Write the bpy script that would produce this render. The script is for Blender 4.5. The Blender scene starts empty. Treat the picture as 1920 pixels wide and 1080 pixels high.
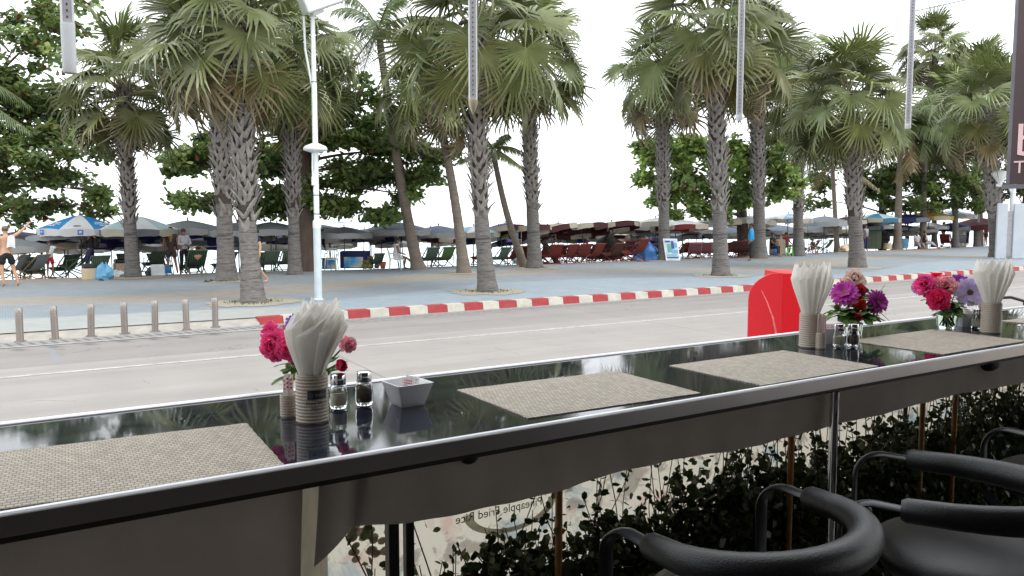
import bpy, math, random
import numpy as np
from mathutils import Vector, Matrix
PI = math.pi
scene = bpy.context.scene
COL = scene.collection
V = lambda *a: np.array(a, float)

# ------------------------------------------------------------------ camera
CAM = V(0, 0, 2.12)
PITCH, AZ, FPX = math.radians(4.8), math.radians(57.5), 1500.0
FWH = V(math.cos(AZ), math.sin(AZ), 0)
RGT = V(math.sin(AZ), -math.cos(AZ), 0)
UPZ = V(0, 0, 1)
FWD = FWH * math.cos(PITCH) - UPZ * math.sin(PITCH)
UPC = FWH * math.sin(PITCH) + UPZ * math.cos(PITCH)
cd = bpy.data.cameras.new('camera')
cam = bpy.data.objects.new('camera', cd)
COL.objects.link(cam)
cam.location = CAM
cam.rotation_euler = (PI / 2 - PITCH, 0, AZ - PI / 2)
cd.sensor_width = 36
cd.lens = FPX / 1920 * 36
cd.clip_start = 0.02
cd.clip_end = 20000
scene.camera = cam

def ray(x, y): return FWD + RGT * (x - 960) / FPX - UPC * (y - 540) / FPX
def atz(x, y, z): r = ray(x, y); return CAM + r * (z - CAM[2]) / r[2]
def aty(x, y, Y): r = ray(x, y); return CAM + r * Y / r[1]
def atd(x, y, d): return CAM + ray(x, y) * d

# ------------------------------------------------------------------ objects
def tag(o, label=None, cat=None, group=None, kind=None):
    if label: o['label'] = label
    if cat: o['category'] = cat
    if group: o['group'] = group
    if kind: o['kind'] = kind
    return o

def empty(name, label, cat, loc=(0, 0, 0), rz=0.0, group=None):
    o = bpy.data.objects.new(name, None)
    COL.objects.link(o)
    o.empty_display_size = 0.1
    o.location = Vector([float(q) for q in loc]); o.rotation_euler = (0, 0, rz)
    return tag(o, label, cat, group)

def copy_tree(o, parent=None):
    c = o.copy(); COL.objects.link(c)
    if parent is not None: c.parent = parent
    for ch in [q for q in o.children]: copy_tree(ch, c)
    return c

class MB:
    def __init__(s): s.v = []; s.f = []; s.m = []; s.c = []; s.n = 0
    def add(s, vs, fs, mi=0, col=None):
        b = s.n
        s.v.extend([tuple(map(float, p)) for p in vs]); s.n += len(vs)
        for k, q in enumerate(fs):
            s.f.append(tuple(b + i for i in q))
            s.m.append(mi if np.isscalar(mi) else mi[k]); s.c.append(col)
        return s
    def box(s, c, d, mi=0, rz=0.0, col=None, R=None):
        x, y, z = [q / 2 for q in d]
        P = np.array([(-x, -y, -z), (x, -y, -z), (x, y, -z), (-x, y, -z), (-x, -y, z), (x, -y, z), (x, y, z), (-x, y, z)])
        if R is None and rz:
            R = np.array(Matrix.Rotation(rz, 3, 'Z'))
        if R is not None: P = P @ np.array(R).T
        P = P + np.array(c, float)
        return s.add(P, [(0, 3, 2, 1), (4, 5, 6, 7), (0, 1, 5, 4), (1, 2, 6, 5), (2, 3, 7, 6), (3, 0, 4, 7)], mi, col)
    def bbox(s, c, d, r=0.01, mi=0, R=None):
        """box with chamfered edges"""
        x, y, z = [q / 2 for q in d]
        r = min(r, x * .9, y * .9, z * .9)
        P = []
        ring = [(x, y - r), (x - r, y), (-x + r, y), (-x, y - r), (-x, -y + r), (-x + r, -y), (x - r, -y), (x, -y + r)]
        ins = [(max(min(a, x - r), -x + r), max(min(b, y - r), -y + r)) for a, b in ring]
        for zz, rr in ((-z, ins), (-z + r, ring), (z - r, ring), (z, ins)):
            P += [(a, b, zz) for a, b in rr]
        F = [tuple(range(7, -1, -1)), tuple(range(24, 32))]
        for k in range(3):
            for i in range(8):
                j = (i + 1) % 8
                F.append((k * 8 + i, k * 8 + j, k * 8 + 8 + j, k * 8 + 8 + i))
        P = np.array(P)
        if R is not None: P = P @ np.array(R).T
        return s.add(P + np.array(c, float), F, mi)
    def tube(s, pts, rad, n=8, mi=0, cap=True, col=None, flat=None, up=None):
        pts = [np.array(p, float) for p in pts]
        if np.isscalar(rad): rad = [rad] * len(pts)
        rings = []
        ref = None
        for i, p in enumerate(pts):
            a = pts[max(i - 1, 0)]; b = pts[min(i + 1, len(pts) - 1)]
            t = b - a; t /= (np.linalg.norm(t) + 1e-12)
            if ref is None:
                ref = np.array(up, float) if up is not None else (V(0, 0, 1) if abs(t[2]) < .9 else V(1, 0, 0))
            u = ref - t * ref.dot(t); u /= (np.linalg.norm(u) + 1e-12)
            ref = u
            w = np.cross(t, u)
            fx, fy = flat if flat else (1, 1)
            rings.append([p + (u * math.cos(2 * PI * k / n) * fx + w * math.sin(2 * PI * k / n) * fy) * rad[i] for k in range(n)])
        vs = [q for r in rings for q in r]
        fs = []
        for i in range(len(pts) - 1):
            for k in range(n):
                j = (k + 1) % n
                fs.append((i * n + k, i * n + j, i * n + n + j, i * n + n + k))
        if cap:
            fs.append(tuple(range(n - 1, -1, -1)))
            fs.append(tuple((len(pts) - 1) * n + k for k in range(n)))
        return s.add(vs, fs, mi, col)
    def lathe(s, prof, n=24, c=(0, 0, 0), mi=0, capb=True, capt=True, col=None):
        vs = []; fs = []
        for r, z in prof:
            for k in range(n):
                a = 2 * PI * k / n
                vs.append((c[0] + r * math.cos(a), c[1] + r * math.sin(a), c[2] + z))
        for i in range(len(prof) - 1):
            for k in range(n):
                j = (k + 1) % n
                fs.append((i * n + k, i * n + j, i * n + n + j, i * n + n + k))
        if capb: fs.append(tuple(range(n - 1, -1, -1)))
        if capt: fs.append(tuple((len(prof) - 1) * n + k for k in range(n)))
        return s.add(vs, fs, mi, col)
    def ell(s, c, r, n=12, m=8, mi=0, col=None, R=None):
        vs = []; fs = []
        for i in range(m + 1):
            ph = PI * i / m
            for k in range(n):
                a = 2 * PI * k / n
                vs.append((r[0] * math.sin(ph) * math.cos(a), r[1] * math.sin(ph) * math.sin(a), r[2] * math.cos(ph)))
        for i in range(m):
            for k in range(n):
                j = (k + 1) % n
                fs.append((i * n + k, i * n + n + k, i * n + n + j, i * n + j))
        P = np.array(vs)
        if R is not None: P = P @ np.array(R).T
        return s.add(P + np.array(c, float), fs, mi, col)
    def prism(s, poly, h0, h1, mi=0, plane='xy', off=0.0):
        n = len(poly)
        if plane == 'xy': f = lambda a, b, h: (a, b, h)
        elif plane == 'xz': f = lambda a, b, h: (a, h, b)
        else: f = lambda a, b, h: (h, a, b)
        vs = [f(a, b, h0) for a, b in poly] + [f(a, b, h1) for a, b in poly]
        fs = [tuple(range(n - 1, -1, -1)), tuple(range(n, 2 * n))] + [(i, (i + 1) % n, n + (i + 1) % n, n + i) for i in range(n)]
        return s.add(vs, fs, mi)
    def build(s, name, mats, parent=None, smooth=35, loc=None, rz=0.0):
        me = bpy.data.meshes.new(name)
        me.from_pydata(s.v, [], s.f)
        if not isinstance(mats, (list, tuple)): mats = [mats]
        for q in mats: me.materials.append(q)
        me.polygons.foreach_set('material_index', np.array(s.m, dtype=np.int32))
        if any(q is not None for q in s.c):
            at = me.color_attributes.new('tint', 'FLOAT_COLOR', 'CORNER')
            arr = np.ones((len(me.loops), 4), np.float32)
            i = 0
            for q, f in zip(s.c, s.f):
                if q is not None: arr[i:i + len(f), :3] = q
                i += len(f)
            at.data.foreach_set('color', arr.ravel())
        me.validate()
        if smooth:
            me.polygons.foreach_set('use_smooth', np.ones(len(me.polygons), bool))
            me.set_sharp_from_angle(angle=math.radians(smooth))
        me.update()
        o = bpy.data.objects.new(name, me); COL.objects.link(o)
        if parent is not None: o.parent = parent
        if loc is not None: o.location = Vector([float(q) for q in loc])
        if rz: o.rotation_euler = (0, 0, rz)
        return o

# ------------------------------------------------------------------ materials
def hexc(r, g, b):
    f = lambda u: (u / 12.92 if u <= .04045 else ((u + .055) / 1.055) ** 2.4)
    return tuple(f(q / 255) for q in (r, g, b))

def mat(name, col=(.5, .5, .5), rough=.6, metal=0.0, var=0.15, scale=8.0, bump=0.0, bscale=60.0, trans=0.0, spec=.5, tint=False, coords='Object', stretch=None, dirt=0.0, coat=0.0):
    m = bpy.data.materials.new(name); m.use_nodes = True
    nt = m.node_tree; N = nt.nodes; L = nt.links
    b = N['Principled BSDF']; out = N['Material Output']
    b.inputs['Roughness'].default_value = rough; b.inputs['Metallic'].default_value = metal
    b.inputs['Specular IOR Level'].default_value = spec
    if coat: b.inputs['Coat Weight'].default_value = coat
    tc = N.new('ShaderNodeTexCoord')
    src = tc.outputs[coords]
    if stretch:
        mp = N.new('ShaderNodeMapping'); mp.inputs['Scale'].default_value = stretch
        L.new(src, mp.inputs[0]); src = mp.outputs[0]
    nz = N.new('ShaderNodeTexNoise'); nz.inputs['Scale'].default_value = scale; nz.inputs['Detail'].default_value = 6
    L.new(src, nz.inputs['Vector'])
    mr = N.new('ShaderNodeMapRange'); mr.inputs['From Min'].default_value = .3; mr.inputs['From Max'].default_value = .7
    mr.inputs['To Min'].default_value = 1 - var; mr.inputs['To Max'].default_value = 1 + var
    L.new(nz.outputs['Fac'], mr.inputs['Value'])
    mx = N.new('ShaderNodeMix'); mx.data_type = 'RGBA'; mx.blend_type = 'MULTIPLY'; mx.inputs['Factor'].default_value = 1
    if tint:
        at = N.new('ShaderNodeAttribute'); at.attribute_name = 'tint'; L.new(at.outputs['Color'], mx.inputs['A'])
    else:
        mx.inputs['A'].default_value = (*col, 1)
    L.new(mr.outputs['Result'], mx.inputs['B'])
    colout = mx.outputs['Result']
    if dirt:
        n2 = N.new('ShaderNodeTexNoise'); n2.inputs['Scale'].default_value = scale * .35; n2.inputs['Detail'].default_value = 8; n2.inputs['Roughness'].default_value = .7
        L.new(src, n2.inputs['Vector'])
        r2 = N.new('ShaderNodeMapRange'); r2.inputs['From Min'].default_value = .52; r2.inputs['From Max'].default_value = .72; r2.inputs['To Max'].default_value = dirt
        L.new(n2.outputs['Fac'], r2.inputs['Value'])
        m2 = N.new('ShaderNodeMix'); m2.data_type = 'RGBA'; L.new(r2.outputs['Result'], m2.inputs['Factor']); L.new(colout, m2.inputs['A']); m2.inputs['B'].default_value = (.12, .1, .08, 1)
        colout = m2.outputs['Result']
    L.new(colout, b.inputs['Base Color'])
    if bump:
        bn = N.new('ShaderNodeTexNoise'); bn.inputs['Scale'].default_value = bscale; bn.inputs['Detail'].default_value = 5
        L.new(src, bn.inputs['Vector'])
        bp = N.new('ShaderNodeBump'); bp.inputs['Strength'].default_value = bump; bp.inputs['Distance'].default_value = .01
        L.new(bn.outputs['Fac'], bp.inputs['Height']); L.new(bp.outputs['Normal'], b.inputs['Normal'])
    if trans:
        tr = N.new('ShaderNodeBsdfTranslucent'); L.new(colout, tr.inputs['Color'])
        ms = N.new('ShaderNodeMixShader'); ms.inputs['Fac'].default_value = trans
        L.new(b.outputs[0], ms.inputs[1]); L.new(tr.outputs[0], ms.inputs[2]); L.new(ms.outputs[0], out.inputs['Surface'])
    m['col'] = colout.node.name
    return m

def glass(name, col=(.95, .98, .97), rough=.0, ior=1.45):
    m = bpy.data.materials.new(name); m.use_nodes = True
    b = m.node_tree.nodes['Principled BSDF']
    b.inputs['Base Color'].default_value = (*col, 1); b.inputs['Roughness'].default_value = rough
    b.inputs['Transmission Weight'].default_value = 1; b.inputs['IOR'].default_value = ior
    return m

def mth(N, L, op, a, b=None, c=None):
    n = N.new('ShaderNodeMath'); n.operation = op
    for i, q in enumerate((a, b, c)):
        if q is None: continue
        if isinstance(q, (int, float)): n.inputs[i].default_value = q
        else: L.new(q, n.inputs[i])
    return n.outputs[0]

_font = {}
def text_mb(txt, size, mirror=False, ext=0.0004, align='CENTER'):
    cu = bpy.data.curves.new('txt', 'FONT'); cu.body = txt; cu.size = size; cu.extrude = ext; cu.align_x = align; cu.align_y = 'CENTER'
    o = bpy.data.objects.new('txt', cu); COL.objects.link(o)
    dg = bpy.context.evaluated_depsgraph_get(); dg.update()
    ev = o.evaluated_get(dg); me = ev.to_mesh()
    vs = [tuple(v.co) for v in me.vertices]; fs = [tuple(p.vertices) for p in me.polygons]
    ev.to_mesh_clear(); bpy.data.objects.remove(o); bpy.data.curves.remove(cu)
    if mirror: vs = [(-a, b, c) for a, b, c in vs]; fs = [f[::-1] for f in fs]
    return vs, fs

def place(vs, o, ex, ey, ez):
    ex, ey, ez, o = [np.array(q, float) for q in (ex, ey, ez, o)]
    return [o + ex * a + ey * b + ez * c for a, b, c in vs]
EXPO = 0.9
# ================================================================== world and light
w = bpy.data.worlds.new('World'); scene.world = w; w.use_nodes = True
nt = w.node_tree; N = nt.nodes; L = nt.links
bg = N['Background']
sky = N.new('ShaderNodeTexSky'); sky.sky_type = 'NISHITA'; sky.sun_disc = False
SUN_EL, SUN_AZ = math.radians(62), math.radians(-70)     # azimuth of the sun, from +X
sky.sun_elevation = SUN_EL
sky.sun_rotation = PI / 2 - SUN_AZ
sky.air_density = 1.0; sky.dust_density = 1.5; sky.ozone_density = 1.0
hs = N.new('ShaderNodeHueSaturation'); hs.inputs['Saturation'].default_value = 0.22
L.new(sky.outputs[0], hs.inputs['Color'])
veil = N.new('ShaderNodeMix'); veil.data_type = 'RGBA'; veil.inputs['Factor'].default_value = .7; veil.inputs['B'].default_value = (8.4, 8.7, 9.0, 1)     # thin bright overcast
L.new(hs.outputs[0], veil.inputs['A']); L.new(veil.outputs['Result'], bg.inputs['Color'])
bg.inputs['Strength'].default_value = 0.15
sl = bpy.data.lights.new('sun', 'SUN'); sl.energy = 1.0; sl.angle = math.radians(22); sl.color = (1, .96, .9)
so = bpy.data.objects.new('sun', sl); COL.objects.link(so)
sd = Vector((math.cos(SUN_EL) * math.cos(SUN_AZ), math.cos(SUN_EL) * math.sin(SUN_AZ), math.sin(SUN_EL)))
so.rotation_euler = sd.to_track_quat('Z', 'Y').to_euler(); so.location = (0, 0, 30)
vs_ = scene.view_settings
scene.display_settings.display_device = 'sRGB'
vs_.view_transform = 'Standard'; vs_.look = 'None'; vs_.gamma = 1; vs_.exposure = EXPO
scene.cycles.max_bounces = 8; scene.cycles.transparent_max_bounces = 16

# ================================================================== ground
def kerbY(X): return 16.42 + (0 if X < 15 else .0022 * (X - 15) ** 1.75 * 1.4)

def sheet(name, xs, ya, yb, za, zb, m, ny=1):
    mb = MB()
    vs = []; fs = []
    for x in xs:
        a = ya(x) if callable(ya) else ya; b = yb(x) if callable(yb) else yb
        for j in range(ny + 1):
            t = j / ny; vs.append((x, a + (b - a) * t, za + (zb - za) * t))
    for i in range(len(xs) - 1):
        for j in range(ny):
            k = i * (ny + 1) + j
            fs.append((k, k + ny + 1, k + ny + 2, k + 1))
    mb.add(vs, fs)
    o = mb.build(name, m, smooth=0)
    tag(o, kind='structure')
    return o
XS = [-400, -120, -60, -30, -15] + [i * 3 for i in range(-4, 40)] + [130, 160, 220, 400, 800]

# base ground under everything: sand colour terrain reaching inland
def road_mat():
    m = mat('road_concrete', hexc(140, 136, 132), rough=.75, var=.06, scale=1.3, bump=.15, bscale=220, coords='Object')
    nt = m.node_tree; N = nt.nodes; L = nt.links; b = N['Principled BSDF']
    base = N[m['col']].outputs['Result']
    tc = N.new('ShaderNodeTexCoord'); sp = N.new('ShaderNodeSeparateXYZ'); L.new(tc.outputs['Object'], sp.inputs[0])
    # long faint tyre bands
    wn = N.new('ShaderNodeTexNoise'); wn.inputs['Scale'].default_value = 1; wn.inputs['Detail'].default_value = 4
    mp = N.new('ShaderNodeMapping'); mp.inputs['Scale'].default_value = (.05, 1.6, 1); L.new(tc.outputs['Object'], mp.inputs[0]); L.new(mp.outputs[0], wn.inputs['Vector'])
    r = N.new('ShaderNodeMapRange'); r.inputs['From Min'].default_value = .35; r.inputs['From Max'].default_value = .65; r.inputs['To Min'].default_value = .9; r.inputs['To Max'].default_value = 1.06
    L.new(wn.outputs['Fac'], r.inputs['Value'])
    x = N.new('ShaderNodeMix'); x.data_type = 'RGBA'; x.blend_type = 'MULTIPLY'; x.inputs['Factor'].default_value = 1
    L.new(base, x.inputs['A']); L.new(r.outputs['Result'], x.inputs['B'])
    # the outer lane was poured in a slightly darker concrete
    st = mth(N, L, 'GREATER_THAN', sp.outputs['Y'], 13.5)
    x2 = N.new('ShaderNodeMix'); x2.data_type = 'RGBA'; x2.blend_type = 'MULTIPLY'
    L.new(mth(N, L, 'MULTIPLY', st, 1.0), x2.inputs['Factor']); L.new(x.outputs['Result'], x2.inputs['A']); x2.inputs['B'].default_value = (.86, .855, .86, 1)
    # joints and cracks: wobbling thin lines
    n1 = N.new('ShaderNodeTexNoise'); n1.inputs['Scale'].default_value = .8; n1.inputs['Detail'].default_value = 3; L.new(tc.outputs['Object'], n1.inputs['Vector'])
    wob = mth(N, L, 'MULTIPLY_ADD', n1.outputs['Fac'], .08, -.04)
    yj = mth(N, L, 'ABSOLUTE', mth(N, L, 'SUBTRACT', mth(N, L, 'ADD', sp.outputs['Y'], wob), 13.5))
    j1 = mth(N, L, 'LESS_THAN', yj, .018)
    xx = mth(N, L, 'ADD', mth(N, L, 'ADD', sp.outputs['X'], mth(N, L, 'MULTIPLY', sp.outputs['Y'], -.05)), wob)
    xm = mth(N, L, 'ABSOLUTE', mth(N, L, 'SUBTRACT', mth(N, L, 'MODULO', mth(N, L, 'ADD', xx, 62.2), 7.0), 3.0))
    j2 = mth(N, L, 'LESS_THAN', xm, .022)
    n3 = N.new('ShaderNodeTexNoise'); n3.inputs['Scale'].default_value = .9; L.new(tc.outputs['Object'], n3.inputs['Vector'])
    jj = mth(N, L, 'MULTIPLY', mth(N, L, 'MAXIMUM', j1, j2), mth(N, L, 'MULTIPLY', n3.outputs['Fac'], .85))
    x3 = N.new('ShaderNodeMix'); x3.data_type = 'RGBA'; L.new(jj, x3.inputs['Factor']); L.new(x2.outputs['Result'], x3.inputs['A']); x3.inputs['B'].default_value = (.12, .11, .1, 1)
    # tar patch
    px = mth(N, L, 'LESS_THAN', mth(N, L, 'ABSOLUTE', mth(N, L, 'SUBTRACT', mth(N, L, 'ADD', sp.outputs['X'], wob), .62)), .05)
    py = mth(N, L, 'GREATER_THAN', sp.outputs['Y'], 13.7)
    x4 = N.new('ShaderNodeMix'); x4.data_type = 'RGBA'; L.new(mth(N, L, 'MULTIPLY', mth(N, L, 'MULTIPLY', px, py), .55), x4.inputs['Factor']); L.new(x3.outputs['Result'], x4.inputs['A']); x4.inputs['B'].default_value = (.2, .22, .25, 1)
    st2 = N.new('ShaderNodeTexNoise'); st2.inputs['Scale'].default_value = 2.6; st2.inputs['Detail'].default_value = 7; st2.inputs['Roughness'].default_value = .7; L.new(tc.outputs['Object'], st2.inputs['Vector'])
    r5 = N.new('ShaderNodeMapRange'); r5.inputs['From Min'].default_value = .6; r5.inputs['From Max'].default_value = .74; r5.inputs['To Max'].default_value = .45; L.new(st2.outputs['Fac'], r5.inputs['Value'])
    x5 = N.new('ShaderNodeMix'); x5.data_type = 'RGBA'; L.new(r5.outputs['Result'], x5.inputs['Factor']); L.new(x4.outputs['Result'], x5.inputs['A']); x5.inputs['B'].default_value = (.16, .15, .14, 1)
    # hairline cracks
    vn = N.new('ShaderNodeTexVoronoi'); vn.feature = 'DISTANCE_TO_EDGE'; vn.inputs['Scale'].default_value = .32; 
    n6 = N.new('ShaderNodeTexNoise'); n6.inputs['Scale'].default_value = 1.1; n6.inputs['Detail'].default_value = 5; L.new(tc.outputs['Object'], n6.inputs['Vector'])
    va = N.new('ShaderNodeVectorMath'); va.operation = 'MULTIPLY_ADD'; L.new(n6.outputs['Color'], va.inputs[0]); va.inputs[1].default_value = (2, 2, 0); L.new(tc.outputs['Object'], va.inputs[2]); L.new(va.outputs[0], vn.inputs['Vector'])
    ck = mth(N, L, 'MULTIPLY', mth(N, L, 'LESS_THAN', vn.outputs['Distance'], .0035), mth(N, L, 'GREATER_THAN', n3.outputs['Fac'], .54))
    x6 = N.new('ShaderNodeMix'); x6.data_type = 'RGBA'; L.new(mth(N, L, 'MULTIPLY', ck, .5), x6.inputs['Factor']); L.new(x5.outputs['Result'], x6.inputs['A']); x6.inputs['B'].default_value = (.1, .09, .08, 1)
    L.new(x6.outputs['Result'], b.inputs['Base Color'])
    return m

def promenade_mat():
    m = mat('promenade_pavers', (.4, .4, .4), rough=.8, var=.07, scale=2.2)
    nt = m.node_tree; N = nt.nodes; L = nt.links; b = N['Principled BSDF']
    mul = N[m['col']]
    tc = N.new('ShaderNodeTexCoord'); sp = N.new('ShaderNodeSeparateXYZ'); L.new(tc.outputs['Object'], sp.inputs[0])
    X, Y = sp.outputs['X'], sp.outputs['Y']
    s1 = mth(N, L, 'MULTIPLY', mth(N, L, 'SINE', mth(N, L, 'MULTIPLY_ADD', X, .27, .55)), 1.7)
    nz = N.new('ShaderNodeTexNoise'); nz.inputs['Scale'].default_value = .25; L.new(tc.outputs['Object'], nz.inputs['Vector'])
    v = mth(N, L, 'ADD', mth(N, L, 'ADD', Y, s1), mth(N, L, 'MULTIPLY_ADD', nz.outputs['Fac'], 1.6, -.8))
    # snap to pavers a little
    f = mth(N, L, 'DIVIDE', mth(N, L, 'SUBTRACT', v, 15.0), 20.0)
    cr = N.new('ShaderNodeValToRGB'); cr.color_ramp.interpolation = 'LINEAR'
    lb, bgr, tan, tan2 = hexc(138, 151, 159), hexc(130, 138, 143), hexc(146, 140, 131), hexc(142, 133, 121)
    E = cr.color_ramp.elements
    stops = [(0, lb), (.26, lb), (.275, bgr), (.39, bgr), (.405, tan), (.52, tan), (.535, bgr), (.80, bgr), (.815, tan2), (1, tan2)]
    while len(E) < len(stops): E.new(.5)
    for e, (p, c) in zip(E, stops): e.position = p; e.color = (*c, 1)
    L.new(f, cr.inputs['Fac'])
    br = N.new('ShaderNodeTexBrick'); br.inputs['Scale'].default_value = 5.0; br.inputs['Color1'].default_value = (1, 1, 1, 1); br.inputs['Color2'].default_value = (.9, .9, .92, 1)
    br.inputs['Mortar'].default_value = (.62, .62, .62, 1); br.inputs['Mortar Size'].default_value = .03; br.inputs['Bias'].default_value = 0
    L.new(tc.outputs['Object'], br.inputs['Vector'])
    x = N.new('ShaderNodeMix'); x.data_type = 'RGBA'; x.blend_type = 'MULTIPLY'; x.inputs['Factor'].default_value = 1
    L.new(cr.outputs['Color'], x.inputs['A']); L.new(br.outputs['Color'], x.inputs['B'])
    d = N.new('ShaderNodeTexNoise'); d.inputs['Scale'].default_value = .9; d.inputs['Detail'].default_value = 7; d.inputs['Roughness'].default_value = .65
    L.new(tc.outputs['Object'], d.inputs['Vector'])
    r = N.new('ShaderNodeMapRange'); r.inputs['From Min'].default_value = .55; r.inputs['From Max'].default_value = .75; r.inputs['To Max'].default_value = .35
    L.new(d.outputs['Fac'], r.inputs['Value'])
    x2 = N.new('ShaderNodeMix'); x2.data_type = 'RGBA'; L.new(r.outputs['Result'], x2.inputs['Factor']); L.new(x.outputs['Result'], x2.inputs['A']); x2.inputs['B'].default_value = (*hexc(170, 158, 140), 1)
    L.new(x2.outputs['Result'], mul.inputs['A'])
    return m

M_road = road_mat()
M_prom = promenade_mat()
M_conc = mat('ramp_concrete', hexc(146, 149, 146), rough=.85, var=.08, scale=3, bump=.15, bscale=150, dirt=.12)
M_sand = mat('beach_sand', hexc(170, 156, 132), rough=.95, var=.12, scale=2.0, bump=.6, bscale=14)
M_sand2 = mat('sandy_tree_pit', hexc(146, 139, 124), rough=.95, var=.14, scale=7.0, bump=.5, bscale=40, dirt=.25)
M_white = mat('worn_white_paint', (.72, .72, .7), rough=.6, var=.12, scale=6, dirt=.35)

o = sheet('road', XS, 5.0, lambda x: kerbY(x) + .05, 0, 0, M_road, ny=6)
o = sheet('near_footpath', XS, 1.2, 5.0, .12, .12, M_conc)
# drainage gutter strip with slots along the kerb
def gutter_mat():
    m = mat('gutter_strip', hexc(150, 148, 146), rough=.85, var=.12, scale=5)
    nt = m.node_tree; N = nt.nodes; L = nt.links; mul = N[m['col']]
    tc = N.new('ShaderNodeTexCoord'); sp = N.new('ShaderNodeSeparateXYZ'); L.new(tc.outputs['Object'], sp.inputs[0])
    a = mth(N, L, 'MODULO', mth(N, L, 'ADD', mth(N, L, 'MULTIPLY', sp.outputs['X'], 1), mth(N, L, 'MULTIPLY_ADD', sp.outputs['Y'], .25, 70)), .17)
    s = mth(N, L, 'LESS_THAN', mth(N, L, 'ABSOLUTE', mth(N, L, 'ADD', a, .2)), .001)
    s = mth(N, L, 'LESS_THAN', mth(N, L, 'ABSOLUTE', mth(N, L, 'SUBTRACT', a, .08)), .034)
    y = mth(N, L, 'LESS_THAN', mth(N, L, 'ABSOLUTE', mth(N, L, 'SUBTRACT', sp.outputs['Y'], 16.05)), .17)
    x = N.new('ShaderNodeMix'); x.data_type = 'RGBA'; L.new(mth(N, L, 'MULTIPLY', mth(N, L, 'MULTIPLY', s, y), .85), x.inputs['Factor'])
    x.inputs['A'].default_value = (*hexc(132, 130, 127), 1); x.inputs['B'].default_value = (.09, .09, .1, 1); L.new(x.outputs['Result'], mul.inputs['A'])
    return m
sheet('gutter', XS, lambda x: kerbY(x) - .66, lambda x: kerbY(x) + .02, .004, .004, gutter_mat())
mb = MB()
for y0, y1, z in ((15.66, 15.74, .008),):
    mb.add([(-60, y0, z), (5.9, y0, z), (5.9, y1, z), (-60, y1, z)], [(0, 1, 2, 3)])
XL = [x for x in XS if x <= 400]
for i in range(len(XL) - 1):
    x0, x1 = XL[i], XL[i + 1]
    g = lambda x: 12.68 + (kerbY(x) - 16.42) * .3
    mb.add([(x0, g(x0), .004), (x1, g(x1), .004), (x1, g(x1) + .11, .004), (x0, g(x0) + .11, .004)], [(0, 1, 2, 3)])
tag(mb.build('lane_marking', mat('lane_paint', (.40, .39, .375), rough=.7, var=.25, scale=9, dirt=.7), smooth=0), kind='structure')

EDGE = lambda x: 32.0 if x < 10 else (30.2 if 18 < x < 28 else (31.0 if x <= 28 else 31 + min((x - 28) * .06, 3)))
sheet('promenade', XS, lambda x: kerbY(x) + .3, EDGE, .13, .13, M_prom, ny=6)
# lowered concrete vehicle ramp behind the bollards
mb = MB()
mb.add([(-60, 16.66, .138), (4.3, 16.66, .138), (6.1, 16.76, .138), (5.7, 18.1, .138), (3.2, 18.75, .138), (-.5, 18.9, .138), (-60, 18.9, .138)], [(0, 1, 2, 3, 4, 5, 6)])
tag(mb.build('ramp_pavement', M_conc, smooth=0), kind='structure')
# beach and sea
def beachz(y): return .10 if y < 31 else .10 - min((y - 31) * .075, 1.6)
mb = MB(); ys = [28, 30, 31, 32, 33, 34.5, 36, 38, 40, 43, 46, 50, 56]
rn = random.Random(4)
vs = []; fs = []
for x in XS:
    for y in ys: vs.append((x, y, beachz(y) + (rn.uniform(-.03, .03) if y > 32 else 0)))
n = len(ys)
for i in range(len(XS) - 1):
    for j in range(n - 1): fs.append((i * n + j, i * n + n + j, i * n + n + j + 1, i * n + j + 1))
mb.add(vs, fs); tag(mb.build('beach', M_sand), kind='structure')
m = mat('sea_water', (.42, .55, .6), rough=.22, var=.05, scale=.02, bump=.35, bscale=.8, spec=.6)
mb = MB(); mb.add([(-6000, 44, -1.0), (9000, 44, -1.0), (9000, 9000, -1.0), (-6000, 9000, -1.0)], [(0, 1, 2, 3)])
tag(mb.build('sea', m, smooth=0), kind='structure')
mb = MB(); mb.add([(-6000, -400, -.05), (9000, -400, -.05), (9000, 44, -1.7), (-6000, 44, -1.7)], [(0, 1, 2, 3)])
o = mb.build('ground', M_sand, smooth=0); tag(o, kind='structure')

# painted kerb, red and white blocks, tapering down at the ramp
M_kred = mat('kerb_red_paint', hexc(150, 46, 50), rough=.7, var=.15, scale=6, dirt=.3)
M_kwht = mat('kerb_white_paint', hexc(178, 174, 162), rough=.7, var=.12, scale=6, dirt=.4)
mb = MB(); x = 4.35; k = 0
while x < 140:
    ln = (.5 if k % 2 == 0 else .46) if x < 70 else 1.2
    x2 = x + ln
    hz = lambda q: .146 + .026 * min(max((q - 4.3) / 1.8, 0), 1)
    y0, y1 = kerbY(x), kerbY(x2)
    g = .006
    vs = [(x + g, y0, -.02), (x2 - g, y1, -.02), (x2 - g, y1 + .04, hz(x2)), (x + g, y0 + .04, hz(x)),
          (x + g, y0 + .31, hz(x)), (x2 - g, y1 + .31, hz(x2)), (x2 - g, y1 + .31, -.02), (x + g, y0 + .31, -.02)]
    mb.add(vs, [(0, 1, 2, 3), (3, 2, 5, 4), (4, 5, 6, 7), (0, 3, 4, 7), (1, 6, 5, 2)], k % 2)
    x = x2; k += 1
tag(mb.build('kerb', [M_kred, M_kwht], smooth=0), kind='structure')
mb = MB(); mb.add([(-60, 16.34, .006), (4.35, 16.34, .006), (4.35, 16.42, .05), (-60, 16.42, .05), (-60, 16.76, .142), (4.6, 16.76, .142)], [(0, 1, 2, 3), (3, 2, 5, 4)])
tag(mb.build('kerb_lowered', mat('kerb_bare', hexc(150, 146, 138), rough=.8, var=.15, scale=5, dirt=.3), smooth=0), kind='structure')
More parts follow.
